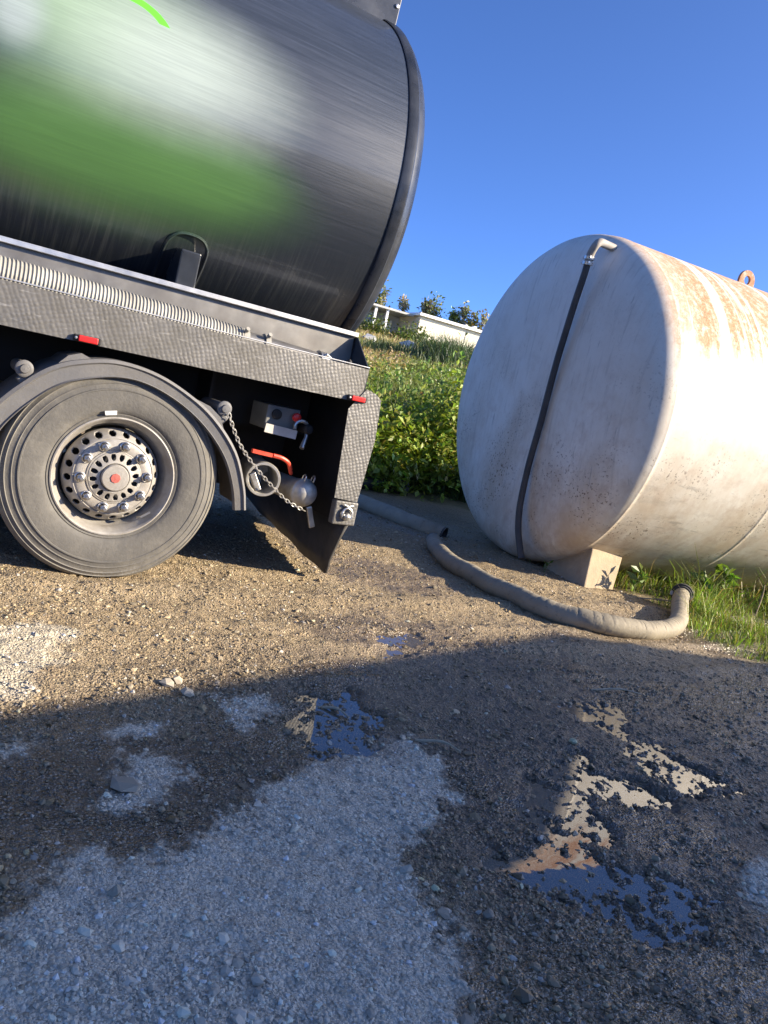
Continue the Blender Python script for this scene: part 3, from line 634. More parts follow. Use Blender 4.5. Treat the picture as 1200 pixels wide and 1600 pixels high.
m = MB(); holed(m, (WX, WY, WZ), lambda t: (.004 + .016 * t, .072 + .056 * t), 12, 384, hh(16, .55, .32, .30)); m.lathe((WX, WY, WZ), (0, 1, 0), [(.020, .128), (.024, .134), (.036, .135)], 64); hub = m.build('hub', M['steel'], wheel, solid=.006)
m = MB(); m.lathe((WX, WY, WZ), (0, 1, 0), [(.03, .12), (.035, .02)], 32); m.build('bearing', M['black'], hub)
m = MB(); m.lathe((WX, WY, WZ), (0, 1, 0), [(.016, .070), (-.006, .068), (-.013, .063), (-.014, .03), (-.0141, .0005)], 48); cap = m.build('hub_cap', M['steel'], wheel)
m = MB(); m.lathe((WX, WY, WZ), (0, 1, 0), [(-.014, .025), (-.018, .024), (-.019, .0005)], 8, False); m.build('red_centre', M['hub_red'], cap)
nut0 = None
for k in range(10):
    t = 2 * math.pi * (k + .3) / 10; cx, cz = WX + .163 * math.sin(t), WZ + .163 * math.cos(t)
    if nut0 is None:
        m = MB(); c_ = (WX, WY, WZ); m.lathe(c_, (0, 1, 0), [(.026, .027), (.018, .027), (.014, .022)], 16); m.lathe(c_, (0, 1, 0), [(.018, .019), (-.012, .018), (-.016, .013), (-.017, .0115)], 6, False); m.lathe(c_, (0, 1, 0), [(-.014, .0115), (-.034, .0115), (-.037, .008), (-.037, .0003)], 12); nut0 = m.build('lug_nut', M['chrome'], wheel); nu = nut0
    else: nu = nut0.copy(); COL.objects.link(nu)
    nu.location = (cx - WX, 0, cz - WZ)
m = MB(); m.tube([(WX + .155, WY + .05, WZ - .20), (WX + .165, WY + .02, WZ - .19), (WX + .205, WY + .012, WZ - .158)], .006, 8); m.build('valve_stem', M['chrome'], wheel)
m = MB(); 
for a0 in (R(-9.5),):
    pts = [(WX + r_ * math.sin(a), WY - .0035, WZ + r_ * math.cos(a)) for r_, a in ((.338, -.30), (.338, -.13), (.318, -.13), (.318, -.30))]
    m.add(pts + [(x, y + .02, z) for x, y, z in pts], [(3, 2, 1, 0), (0, 1, 5, 4), (1, 2, 6, 5), (2, 3, 7, 6), (3, 0, 4, 7)])
m.build('white_sticker', M['white'], wheel)
for dx, dy in ((-1.36, 0), (-2.72, 0)):
    w2 = copy_tree(wheel, truck); w2.location = wheel.location + Vector((dx, dy, 0)); w2.rotation_euler = (0, .4, 0)
    f2 = copy_tree(fender, truck); f2.location = fender.location + Vector((dx, 0, 0))
for dx in (0, -1.36, -2.72):
    m = MB(); m.lathe((WX + dx, 6.10, WZ), (0, 1, 0), [(0, .29), (.0, .45), (.03, .52), (.30, .52), (.345, .45), (.345, .29)], 48); m.build('far_wheel', M['tyre'], truck)
    m = MB(); m.tube([(WX + dx, 4.1, WZ), (WX + dx, 6.2, WZ)], .07, 16); m.build('axle', M['black'], truck)
m = MB(); m.box(-5.4, 2.2, 4.62, 4.72, .86, 1.28); m.box(-5.4, 2.2, 5.68, 5.78, .86, 1.28); m.build('chassis_beam', M['black'], truck)
m = MB(); m.box(-5.4, 2.30, 3.98, 6.42, 1.20, 1.215); m.build('deck', M['black'], truck)
m = MB(); m.box(-5.4, 2.222, 6.44, 6.45, 1.15, 1.35); m.build('far_rail', M['tread'], truck)
m = MB(); m.box(1.46, 2.224, 4.95, 4.98, .42, 1.19); m.box(1.44, 1.46, 4.36, 4.98, .42, 1.19); m.build('equipment_bay', M['black'], truck)
# valve box and fittings in the bay
m = MB(); m.box(1.745, 1.955, 4.205, 4.45, .885, 1.03); vb = m.build('control_box', M['grey_box'], truck, bevel=.006)
m = MB(); m.obox((1.843, 4.18, .888), ((1, 0, -.06), (0, 1, 0), (.06, 0, 1)), (.102, .004, .026)); m.build('label_plate', M['white_plate'], vb)
m = MB(); m.lathe((1.806, 4.205, .98), (0, -1, 0), [(0, .03), (.012, .03), (.016, .02), (.016, .0005)], 20); m.build('black_knob', M['black'], vb)
m = MB(); m.lathe((1.925, 4.205, .985), (0, -1, 0), [(0, .012), (.015, .012), (.02, .026), (.035, .026), (.04, .018), (.041, .0005)], 18); m.build('red_knob', M['red'], vb)
m = MB(); m.tube([(1.962 + .042 * math.cos(a), 4.17, .935 + .035 * math.sin(a)) for a in np.linspace(-.5, 3.6, 12)], .012, 8); lev = m.build('valve_lever', M['chrome'], truck)
m = MB(); m.tube([(2.0, 4.165, .93), (1.995, 4.15, .88), (1.968, 4.12, .815)], [.012, .012, .016], 10); m.build('handle', M['chrome'], lev)
m = MB(); m.lathe((2.0, 4.30, .93), (0, -1, 0), [(0, .03), (.16, .03), (.17, .02), (.171, .001)], 16); m.build('valve_body', M['black'], lev)
m = MB(); m.obox((1.72, 4.10, .752), ((1, 0, -.07), (0, 1, 0), (.07, 0, 1)), (.062, .012, .011)); m.tube(spline([(1.79, 4.10, .748), (1.85, 4.10, .740), (1.90, 4.11, .715), (1.935, 4.14, .665), (1.95, 4.16, .655)], 5), .0125, 8); m.build('red_handle', M['redpaint'], truck)
m = MB(); m.lathe((1.765, 4.12, .600), (.25, 1, 0), [(.0, .082), (-.012, .086), (-.012, .098), (.0, .102), (.02, .102), (.026, .094), (.20, .090), (.5, .09)], 40); m.lathe((1.765, 4.12, .600), (.25, 1, 0), [(0, .082), (.35, .078), (.36, .001)], 40); ring = m.build('outlet_pipe', M['cast'], truck)
m = MB(); m.obox((1.70, 4.08, .585), ((.5, 0, -.85), (0, 1, 0), (.85, 0, .5)), (.055, .014, .018)); m.build('cam_arm', M['chrome'], ring, bevel=.004)
m = MB(); m.lathe((2.035, 4.10, .555), (-.2, 1, 0), [(-.060, .0005), (-.058, .03), (-.046, .058), (-.02, .076), (.0, .079), (.01, .088), (.03, .088), (.036, .078), (.12, .07), (.5, .07)], 36); cp = m.build('coupling_cap', M['cast'], truck)
for s in (-.028, .03):
    m = MB(); m.tube([(2.035 + s + .018 * math.sin(a) * .3, 4.09 - .02 * math.cos(a), .64 + .028 * math.sin(a)) for a in np.linspace(-.4, 3.5, 10)], .005, 6); m.build('finger_ring', M['chrome'], cp)
m = MB(); m.obox((2.075, 4.045, .425), ((.35, 0, -.94), (0, 1, 0), (.94, 0, .35)), (.065, .010, .017)); m.build('cam_arm', M['chrome'], cp, bevel=.004)
# safety chain
cpts = spline([(1.415, 3.925, .955), (1.446, 3.94, .905), (1.519, 3.97, .804), (1.613, 3.99, .711), (1.70, 4.0, .640), (1.79, 4.01, .575), (1.90, 4.02, .505), (2.03, 4.03, .458)], 40)
acc = 0; last = None; m = MB(); links = 0; tgt = 0; lastp = np.array(cpts[0])
for i in range(1, len(cpts)):
    p = np.array(cpts[i]); acc += np.linalg.norm(p - lastp)
    if acc >= .0235:
        d = Vector(p - np.array(cpts[max(0, i - 4)])).normalized(); sd = Vector((0, -1, 0)) if links % 2 == 0 else d.cross(Vector((0, -1, 0))).normalized(); wv_ = d.cross(sd).normalized()
        L_ = [Vector(p) + d * (.0165 * (1 if math.cos(a) > 0 else -1) * min(1, abs(math.cos(a)) * 1.15)) + wv_ * .0085 * math.sin(a) for a in np.linspace(0, 2 * math.pi, 13)[:-1]]
        m.tube(L_, .0030, 5, closed=True); links += 1; acc = 0
    lastp = p
m.build('chain', M['cast'], truck)

# ribbed hose lying in the tray (own thing)
hose = thing('ribbed_hose', (-1.5, 4.08, 1.19), 'cream ribbed suction hose lying in the side tray of the tanker truck', 'hose')
ax = spline([(-5.0, 4.075, 1.355), (-2.0, 4.075, 1.365), (-.4, 4.08, 1.385), (.35, 4.08, 1.378), (.75, 4.08, 1.366), (1.1, 4.08, 1.354), (1.33, 4.075, 1.345), (1.46, 4.075, 1.342)], 10)
L_ = np.concatenate([[0], np.cumsum([np.linalg.norm(ax[i + 1] - ax[i]) for i in range(len(ax) - 1)])]); tot = L_[-1]; nr = int(tot / .0044)
ss = np.linspace(0, tot, nr); pp = np.stack([np.interp(ss, L_, [a[k] for a in ax]) for k in range(3)], 1)
rr = .076 + .0028 * np.array([1, .75, -.9, -.9][0:4])[np.arange(nr) % 4]; rr = np.where(ss > tot - .30, rr - .012 * (ss - tot + .30) / .30, rr)
m = MB(); m.tube(pp, rr, 20); m.build('hose_body', M['ribhose'], hose)
for x0, x1, rr_ in ((1.455, 1.49, .066), (1.585, 1.615, .064)):
    m = MB(); m.tube([(x0, 4.075, 1.342), (x1, 4.075, 1.340)], rr_, 24); m.tube([(x0 + .01, 4.02, 1.392), (x0 + .012, 4.0, 1.405)], .012, 8); m.build('clamp_band', M['ribhose'], hose, bevel=.003)
m = MB(); m.tube([(1.49, 4.075, 1.341), (1.60, 4.075, 1.339), (2.0, 4.075, 1.322)], [.056, .056, .052], 24); m.build('tail_pipe', M['traywall'], hose)
m = MB(); m.tube([(1.93, 4.075, 1.325), (1.98, 4.075, 1.323)], .066, 24); m.tube([(1.94, 4.03, 1.355), (1.96, 4.02, 1.375), (2.0, 4.04, 1.36)], .008, 8); m.build('end_coupling', M['chrome'], hose, bevel=.004)

# ------------------------------------------------------------------ white storage tank
PH = R(-7.0); TC = Vector((4.981, 5.66, 1.562)); TR = 1.562; TS = TR / 1.54
wt = thing('storage_tank', (TC.x, TC.y, 0), 'big white cylindrical storage tank with rust-streaked top lying on the ground', 'tank')
M['wtank'] = m_white_tank()
prof = [(-.105, .001), (-.103, .2), (-.096, .5), (-.083, .8), (-.062, 1.05), (-.036, 1.22), (-.008, 1.33), (.028, 1.41), (.068, 1.468), (.115, 1.508), (.165, 1.531), (.215, 1.539), (.23, 1.54), (.24, 1.5425), (.25, 1.5425), (.255, 1.54), (.285, 1.54)] + [q for a in np.arange(.7, 8.6, .5) for q in ([(a, 1.54)] if round(a * 10) % 20 != 17 else [(a - .04, 1.54), (a - .012, 1.54), (a - .006, 1.542), (a + .006, 1.542), (a + .012, 1.54), (a + .04, 1.54)])] + [(8.7, 1.52), (8.78, 1.45), (8.85, 1.1), (8.9, .001)]
prof = [(a * TS, r * TS) for a, r in prof]
m = MB(); m.lathe((0, 0, 0), (1, 0, 0), prof, 144)
vv = np.array(m.v); 
vv[:, 0] += .006 * np.sin(vv[:, 1] * 3 + 1) * np.cos(vv[:, 2] * 2.3) * (vv[:, 0] < .05)
me = D.meshes.new('tank_shell'); me.from_pydata(vv.tolist(), [], m.f); me.polygons.foreach_set('use_smooth', [True] * len(m.f)); me.materials.append(M['wtank'])
shell = D.objects.new('tank_shell', me); COL.objects.link(shell); shell.parent = wt; shell.location = (0, 0, TR); shell.rotation_euler = (0, 0, PH)
AX = Vector((math.cos(PH), math.sin(PH), 0)); TT = Vector((-math.sin(PH), math.cos(PH), 0)); ZZ = Vector((0, 0, 1))
def tp(a, t, z): return TC + AX * a + TT * t + ZZ * z
def dish(t, z):
    r_ = math.hypot(t, z); return float(np.interp(r_, [p[1] for p in prof[:12]], [p[0] for p in prof[:12]]))
# lifting lug with an eye
def lug(a):
    m = MB(); c = tp(a, 0, TR + .115); n_ = 20; v = []; 
    o_ = [(-.11, -.13), (.11, -.13)] + [(.11 * math.cos(t), .11 * math.sin(t)) for t in np.linspace(0, math.pi, 12)]
    i_ = [(.042 * math.cos(t), .042 * math.sin(t)) for t in np.linspace(0, 2 * math.pi, 15)[:-1]]
    # outer outline sampled at the same angles as the hole
    ang = np.linspace(0, 2 * math.pi, 25)[:-1]; outer = []
    for t in ang:
        x, z = .11 * math.cos(t), .11 * math.sin(t)
        if math.sin(t) < 0: s_ = min(1 / max(abs(math.cos(t)), 1e-6), 1.25 / max(abs(math.sin(t)), 1e-6)); x, z = .11 * math.cos(t) * s_, .11 * math.sin(t) * s_
        outer.append((x, z))
    inner = [(.045 * math.cos(t), .045 * math.sin(t) + .01) for t in ang]; N = 24
    for dy in (-.014, .014):
        v += [c + AX * x + TT * dy + ZZ * z for x, z in outer] + [c + AX * x + TT * dy + ZZ * z for x, z in inner]
    fs = []
    for i in range(N):
        j = (i + 1) % N; fs += [(i, j, N + j, N + i), (2 * N + i, 3 * N + i, 3 * N + j, 2 * N + j), (i, 2 * N + i, 2 * N + j, j), (N + i, N + j, 3 * N + j, 3 * N + i)]
    m.add(v, fs); return m.build('lifting_lug', M['rusty'], wt)
lug(2.27); lug(6.6)
# outlet elbow at the top of the end, with clamp, and black drop hose
E0 = [(-.585, 1.345, .06), (-.605, 1.345, -.06), (-.625, 1.338, -.13), (-.628, 1.305, -.165), (-.605, 1.262, -.17), (-.585, 1.215, -.168), (-.576, 1.15, -.166)]
m = MB(); m.tube(spline([tp(a, t, z) for t, z, a in E0], 5), .034, 16); m.build('elbow_pipe', M['grey_pipe'], wt)
for z0, t0 in ((1.20, -.582), (1.155, -.577)):
    m = MB(); m.tube([tp(-.168, t0, z0 + .012), tp(-.167, t0 + .003, z0 - .014)], .046, 18); cb = m.build('hose_clamp', M['chrome'], wt, bevel=.002)
    m = MB(); m.tube([tp(-.19, t0 - .05, z0), tp(-.19, t0 + .05, z0)], .010, 8); m.build('clamp_screw', M['chrome'], cb)
HP = [(-.575, 1.17), (-.560, 1.05), (-.520, .83), (-.483, .58), (-.452, .33), (-.430, .05), (-.414, -.25), (-.396, -.5), (-.388, -.70), (-.404, -1.02), (-.46, -1.22), (-.54, -1.36), (-.62, -1.47)]
m = MB(); m.tube(spline([tp(min(dish(t, z) - .042, float(np.interp(z, [-.2, 1.17], [-.14, -.166]))), t, z) for i, (t, z) in enumerate(HP)], 8), .030, 14); m.build('drop_hose', M['darkhose'], wt)
# concrete chocks
def chock(cx, cy, label, ph=0):
    o = thing('concrete_chock', (cx, cy, 0), label, 'concrete block')
    m = MB(); v = [(-.17, -.12, -.04), (.24, -.08, -.04), (.40, .55, -.04), (-.04, .55, -.04), (-.03, .02, .335), (.43, .06, .325), (.43, .50, .24), (-.03, .50, .24)]
    m.add([(cx + x, cy + y, z) for x, y, z in v], [(3, 2, 1, 0), (4, 5, 6, 7), (0, 1, 5, 4), (1, 2, 6, 5), (2, 3, 7, 6), (3, 0, 4, 7)]); m.build('block', M['concrete'], o, bevel=.012); return o
chock(5.20, 4.63, 'pale concrete block wedged under the near end of the white storage tank')

# ------------------------------------------------------------------ hoses on the ground
def ground_hose(name, pts, rad, label, couple=None, mat='ghose', ribs=True):
    base = pts[0]; o = thing(name, (base[0], base[1], 0), label, 'hose')
    ax = spline(pts, 14); L_ = np.concatenate([[0], np.cumsum([np.linalg.norm(ax[i + 1] - ax[i]) for i in range(len(ax) - 1)])]); tot = L_[-1]; nr = int(tot / .009)
    ss = np.linspace(0, tot, nr); q = np.stack([np.interp(ss, L_, [a[k] for a in ax]) for k in range(3)], 1)
    q[:, 2] += height(q[:, 0], q[:, 1]) * .6 - .018
    rr = rad + (.0011 * np.cos(np.arange(nr) * math.pi) if ribs else 0) + .004 * (fbm(ss, ss * 0, 3, 2, 3) - .5)
    m = MB(); m.tube(q, rr, 20, caps=False); 
    e = Vector(q[0] - q[2]).normalized(); 
    m.build('hose_body', M[mat], o)
    for end, (i0, i1) in ((0, (0, 3)), (1, (-1, -4))):
        d = Vector(q[i0] - q[i1]).normalized(); c = Vector(q[i0])
        mm = MB(); mm.lathe(c, d, [(-.03, rad * .80), (.0, rad * .82), (.004, rad * .95), (.0, rad * 1.02), (-.02, rad * 1.01)], 24); mm.lathe(c, d, [(-.03, rad * .80), (-.14, rad * .78), (-.14, .001)], 24); mm.build('hose_mouth', M['darkhose'], o)
    if couple:
        d = Vector(q[-1] - q[-6]).normalized(); c = Vector(q[-1])
        mm = MB(); mm.lathe(c, d, [(-.06, rad * 1.0), (-.058, rad * 1.18), (-.03, rad * 1.2), (-.028, rad * 1.38), (.0, rad * 1.42), (.02, rad * 1.38), (.022, rad * .95), (-.05, rad * .9)], 28); k_ = mm.build('coupling_ring', M['rubber'], o)
        for s in (-1, 1):
            sd = d.cross(ZZ).normalized() * s; mm = MB(); mm.obox(c - d * .03 + sd * rad * 1.25, (d, sd, ZZ), (.045, .012, .016)); mm.build('cam_arm', M['chrome'], k_, bevel=.003)
    return o
ground_hose('suction_hose', [(4.17, 5.62, .075), (3.96, 5.25, .08), (3.79, 4.85, .08), (3.70, 4.45, .08), (3.68, 4.00, .08), (3.74, 3.68, .08), (3.88, 3.47, .08), (4.10, 3.35, .08), (4.38, 3.31, .07), (4.72, 3.37, .072), (5.02, 3.53, .08), (5.30, 3.74, .095), (5.58, 3.96, .12), (5.82, 4.13, .15)], .067, 'dusty grey suction hose curving across the gravel in front of the white tank', couple=True)
ground_hose('suction_hose', [(4.72, 6.20, .035), (4.56, 6.45, .06), (4.46, 6.9, .075), (4.36, 7.4, .08), (4.1, 8.2, .08), (3.5, 9.0, .08)], .088, 'pale suction hose ending on the ground between the truck and the white tank')
ground_hose('suction_hose', [(3.2, 9.6, .09), (4.5, 9.25, .09), (5.2, 9.15, .09), (5.75, 9.15, .09), (6.05, 9.12, .09)], .10, 'dark grey pipe with coupling lying in the shade below the bushes', couple=True, mat='darkhose', ribs=False)

# ------------------------------------------------------------------ vegetation
def leaves_np(P, size, col, up=.3, aspect=.5, droop=0.0, dirs=None):
    """four-vertex folded leaves: P (n,3), size (n), col (n,3)"""
    n = len(P); d = RNG.normal(size=(n, 3)) if dirs is None else dirs + .35 * RNG.normal(size=(n, 3))
    d[:, 2] -= droop; d /= np.linalg.norm(d, axis=1)[:, None]
    nr = RNG.normal(size=(n, 3)); nr[:, 2] += up * 3; nr -= d * (nr * d).sum(1)[:, None]; nr /= np.linalg.norm(nr, axis=1)[:, None]
    s = np.cross(d, nr); L = size[:, None]
    a = P; b = P + d * L * .5 + s * L * aspect * .5 + nr * L * .08; c = P + d * L; e = P + d * L * .5 - s * L * aspect * .5 + nr * L * .08
    V = np.stack([a, b, c, e], 1).reshape(-1, 3); i = np.arange(n) * 4
    Fc = np.concatenate([np.stack([i, i + 1, i + 2], 1), np.stack([i, i + 2, i + 3], 1)])
    return V, Fc, np.repeat(col, 4, 0)
def blades_np(P, h, wd, lean, col):
    """grass blades of two quads + tip (five vertices, three tris)"""
    n = len(P); a = RNG.uniform(0, 2 * math.pi, n); s = np.stack([np.cos(a), np.sin(a), 0 * a], 1); b = RNG.uniform(0, 2 * math.pi, n)
    ld = np.stack([np.cos(b), np.sin(b), 0 * b], 1) * (lean * h)[:, None]; H = h[:, None]; W = wd[:, None]; z = np.array([0, 0, 1.])
    v = [P - s * W, P + s * W, P + z * H * .55 + ld * .3 - s * W * .7, P + z * H * .55 + ld * .3 + s * W * .7, P + z * H * (1 - .25 * lean[:, None]) + ld]
    V = np.stack(v, 1).reshape(-1, 3); i = np.arange(n) * 5
    Fc = np.concatenate([np.stack([i, i + 1, i + 3], 1), np.stack([i, i + 3, i + 2], 1), np.stack([i + 2, i + 3, i + 4], 1)])
    return V, Fc, np.repeat(col, 5, 0)
def cat(parts):
    V = []; Fs = []; C = []; n = 0
    for v, f, c in parts: V.append(v); Fs.append(f + n); C.append(c); n += len(v)
    return np.concatenate(V), np.concatenate(Fs), np.concatenate(C)
def jit(base, n, s=.25): return (np.array(base)[None] * np.exp(RNG.normal(0, s, (n, 1))) * (1 + .12 * RNG.normal(size=(n, 3)))).clip(.005, .6)

# grass beside and under the tank
n = 42000; gx = RNG.uniform(4.8, 9.5, n); gy = RNG.uniform(1.6, 5.3, n)
_, gd = masks(gx, gy); dens = sst(.02, -.30, gd) * (.35 + .9 * (fbm(gx, gy, 3, 3, 41) > .45)); k = (RNG.random(n) < dens); gx, gy, gd = gx[k], gy[k], gd[k]; n = len(gx)
hh_ = RNG.uniform(.05, .15, n) * np.where(RNG.random(n) < .12, 2.2, 1.0) * (.25 + 1.6 * sst(.3, .7, fbm(gx, gy, 3.0, 2, 43))) * (.6 + .6 * sst(3.2, 4.6, gy))
cg = jit((.19, .25, .045), n); dryb = RNG.random(n) < .22; cg[dryb] = jit((.28, .23, .10), dryb.sum())
V, Fc, C = blades_np(np.stack([gx, gy, height(gx, gy) - .005], 1), hh_, RNG.uniform(.0024, .0056, n), RNG.uniform(.2, 1.1, n), cg)
tag(np_mesh('grass', V, Fc, M['leaf'], col=C), 'short sunlit grass beside the white tank', 'grass', kind='stuff')
# weeds with broad leaves
def weed(x, y, h, nl, sz, label, c=(.12, .19, .04), tall=False):
    z = float(height(np.array([x]), np.array([y]))[0]); o = thing('weed', (x, y, z), label, 'weed'); P = []; dirs = []; szs = []
    m = MB(); 
    for i in range(max(2, nl // 7)):
        a = RNG.uniform(0, 6.28); l_ = h * RNG.uniform(.6, 1.0); tip = np.array([x + .35 * l_ * math.cos(a), y + .35 * l_ * math.sin(a), z + l_]); b0 = np.array([x, y, z - .01])
        mid = (b0 + tip) / 2 + np.array([-.08 * math.cos(a) * l_, -.08 * math.sin(a) * l_, .08 * l_]); pts = spline([b0, mid, tip], 4); m.tube(pts, .0030, 5)
        for q in range(7):
            t = RNG.uniform(.25, 1); p = np.array(pts[min(len(pts) - 1, int(t * len(pts)))]); P.append(p); b = RNG.uniform(0, 6.28); dirs.append((math.cos(b), math.sin(b), .5)); szs.append(sz * RNG.uniform(.5, 1.1))
    V, Fc, C = leaves_np(np.array(P), np.array(szs), jit(c, len(P), .2), .4, .42, 0, np.array(dirs)); st = m.build('stem', M['bark'] if False else M['stem'], o)
    lf = np_mesh('leaves', V, Fc, M['leaf'], o, col=C); return o
M['stem'] = simple('green_stem', (.14, .17, .05), .6)
WEEDS = [(5.55, 4.42, .26, 21, .13, 'grassy green weed against the lit face of the concrete block'), (6.35, 4.22, .45, 21, .19, 'upright broad-leaved weed standing tallest in the sun below the tank'),
         (6.75, 4.35, .36, 21, .16, 'leafy weed just right of the tall upright one'), (7.35, 4.05, .42, 35, .16, 'spreading green weed under the tank near the right edge'),
         (7.0, 3.7, .26, 21, .13, 'low weed in the grass right of the hose coupling'), (7.75, 4.1, .42, 35, .17, 'rightmost leafy weed below the white tank'), (5.02, 5.0, .12, 14, .05, 'tiny green weed at the foot of the tank end, nearest the block'), (5.12, 5.32, .09, 10, .06, 'tiny weed at the foot of the black drop hose')]
for x, y, h_, nl, sz, lb in WEEDS: weed(x, y, h_, nl, sz, lb)
for (x0, y0, x1, y1, lb, h_) in ((6.85, 4.05, 6.95, 4.1, 'bare dry upright twig in the grass under the tank', .30), (5.55, 4.35, 5.95, 4.05, 'dry stick lying in the grass below the concrete block', .03), (3.02, 2.50, 3.30, 2.42, 'thin pale twig lying on the dark gravel right of the puddles', .01), (1.43, 2.44, 1.52, 2.32, 'short dark twig lying by the blue puddle', .012), (1.68, 2.10, 1.80, 1.98, 'thin stalk at the top edge of the dry foreground patch', .01)):
    z = float(height(np.array([x0]), np.array([y0]))[0]); o = thing('dry_twig', (x0, y0, z), lb, 'twig')
    m = MB(); m.tube(spline([(x0, y0, z), ((x0 + x1) / 2 + .02, (y0 + y1) / 2, z + h_ * .6 + .015), (x1, y1, z + h_)], 5), [.006] * 6 + [.004] * 5, 6); m.build('stick', M['concrete'], o)
def tleaf(n, cx, cy, rx, ry, zb, zt, sz, col, base=None):
    """points in a lumpy dome; thin at the rim"""
    P = []; 
    nc = 26; cc = RNG.normal(size=(nc, 3)); cc /= np.linalg.norm(cc, axis=1)[:, None]; cc[:, 2] = np.abs(cc[:, 2]); cr = RNG.uniform(.55, 1.0, nc)
    which = RNG.integers(0, nc, n); off = RNG.normal(size=(n, 3)) * .20
    q = cc[which] * cr[which][:, None] * .85 + off
    X = cx + q[:, 0] * rx; Y = cy + q[:, 1] * ry; Z = zb + np.abs(q[:, 2]) * (zt - zb)
    gz0 = hill(X, Y); Z = Z + gz0
    s = sz * RNG.uniform(.55, 1.2, n); ck = RNG.uniform(.75, 1.25, nc)[which][:, None]
    return np.stack([X, Y, Z], 1), s, (jit(col, n, .22) * ck).clip(.005, .5)
def bush(x, y, rx, ry, h, n, sz, col, label, group, asp=.62):
    zb = float(hill(np.array([x]), np.array([y]))[0]); o = thing('bush', (x, y, zb), label, 'bush', group); P, s, c = tleaf(n, x, y, rx, ry, 0, h, sz, col)
    V, Fc, C = leaves_np(P, s, c, 1.0, asp, .25); np_mesh('foliage', V, Fc, M['leaf'], o, col=C)['kind'] = 'stuff'
    m = MB()
    for i in range(7):
        a = RNG.uniform(0, 6.28); t_ = RNG.uniform(.4, .8); m.tube(spline([(x + .1 * math.cos(a), y + .1 * math.sin(a), zb - .05), (x + rx * .2 * math.cos(a), y + ry * .2 * math.sin(a), zb + h * .35), (x + rx * t_ * .7 * math.cos(a), y + ry * t_ * .7 * math.sin(a), zb + h * .6)], 4), .009, 5)
    m.build('stems', M['bark'], o); return o
GB = 'bushes along the foot of the bank'
bush(5.3, 9.65, .8, .95, 1.05, 3600, .12, (.23, .29, .05), 'leafy green bush beside the rear of the truck, leftmost on the bank', GB)
bush(6.25, 9.6, .95, .95, 1.15, 4400, .12, (.24, .30, .05), 'leafy green bush in the middle of the gap between truck and tank', GB)
bush(7.3, 9.75, .95, .95, 1.6, 4200, .115, (.21, .27, .05), 'leafy green bush half hidden by the left edge of the white tank', GB)
bush(4.3, 11.0, 1.0, .8, 1.2, 1500, .10, (.08, .14, .03), 'leafy bush hidden behind the rear of the tanker truck', GB)
bush(8.8, 10.2, 1.0, .9, 1.2, 1500, .10, (.08, .14, .03), 'leafy bush behind the white storage tank', GB)
# understory in shade and weeds on the bank
def slope_cover(n, q0, q1, hmin, hmax, col, wd, dens=None, a0=48, a1=68, leaf=False, lsz=.06):
    r = np.exp(RNG.uniform(math.log(q0), math.log(q1), n)); a = RNG.uniform(R(a0), R(a1), n); x, y = r * np.cos(a), r * np.sin(a)
    if dens is not None: k = RNG.random(n) < dens(x, y, r, a); x, y, r = x[k], y[k], r[k]
    n = len(x); z = hill(x, y); c = jit(col, n, .28) if not callable(col) else col(x, y, r, n)
    if leaf: P = np.stack([x, y, z + RNG.uniform(hmin, hmax, n) * (.35 + fbm(x, y, 1.6, 2, 55))], 1); return leaves_np(P, lsz * RNG.uniform(.5, 1.2, n) * (r / 11) ** .5, c, .7, .6, .1)
    return blades_np(np.stack([x, y, z - .02], 1), RNG.uniform(hmin, hmax, n) * (.5 + fbm(x, y, .8, 2, 57)), wd * (r / 11) * RNG.uniform(.6, 1.3, n), RNG.uniform(.1, .8, n), c)
def bankcol(x, y, r, n):
    dry = sst(.42, .60, fbm(x, y, .22, 2, 61) + .25 * sst(14, 22, r) * sst(.56, .50, x / r) - .05)
    return jit((.19, .24, .07), n) * (1 - dry[:, None]) + jit((.42, .32, .15), n) * dry[:, None]
parts = [slope_cover(9000, 11.15, 12.8, .1, .45, (.06, .11, .03), .006), slope_cover(16000, 12.2, 22, .15, .55, bankcol, .007), slope_cover(14000, 12.2, 24, .1, .6, bankcol, .0, leaf=True, lsz=.10), slope_cover(14000, 20, 62, .2, .5, bankcol, .010), slope_cover(6000, 11.2, 12.4, .05, .5, (.06, .11, .025), .0, leaf=True, lsz=.08)]
V, Fc, C = cat(parts); tag(np_mesh('bank_vegetation', V, Fc, M['leaf'], col=C), 'rough weeds and dry grass covering the bank', 'weeds', kind='stuff')
# tall reed clumps on the slope
def reeds(x, y, rx, h, n, label, col=(.085, .125, .06)):
    zb = float(hill(np.array([x]), np.array([y]))[0]); o = thing('reed_clump', (x, y, zb), label, 'reeds', 'reed clumps on the slope')
    q = RNG.normal(size=(n, 2)) * rx * .5; X, Y = x + q[:, 0], y + q[:, 1]
    V, Fc, C = blades_np(np.stack([X, Y, hill(X, Y) - .05], 1), h * RNG.uniform(.5, 1.1, n) * np.exp(-.5 * (q ** 2).sum(1) / rx ** 2), RNG.uniform(.012, .026, n), RNG.uniform(.15, .7, n), jit(col, n, .3))
    np_mesh('blades', V, Fc, M['leaf'], o, col=C)['kind'] = 'stuff'
reeds(17.5, 25.0, 1.9, 1.55, 2600, 'tall grey-green reed clump in front of the pale building, the largest'); reeds(20.0, 25.2, 1.6, 1.15, 1500, 'lower reed clump right of the largest, next to the white tank'); reeds(15.2, 26.5, 1.2, .9, 800, 'small reed clump left of the largest, towards the truck')
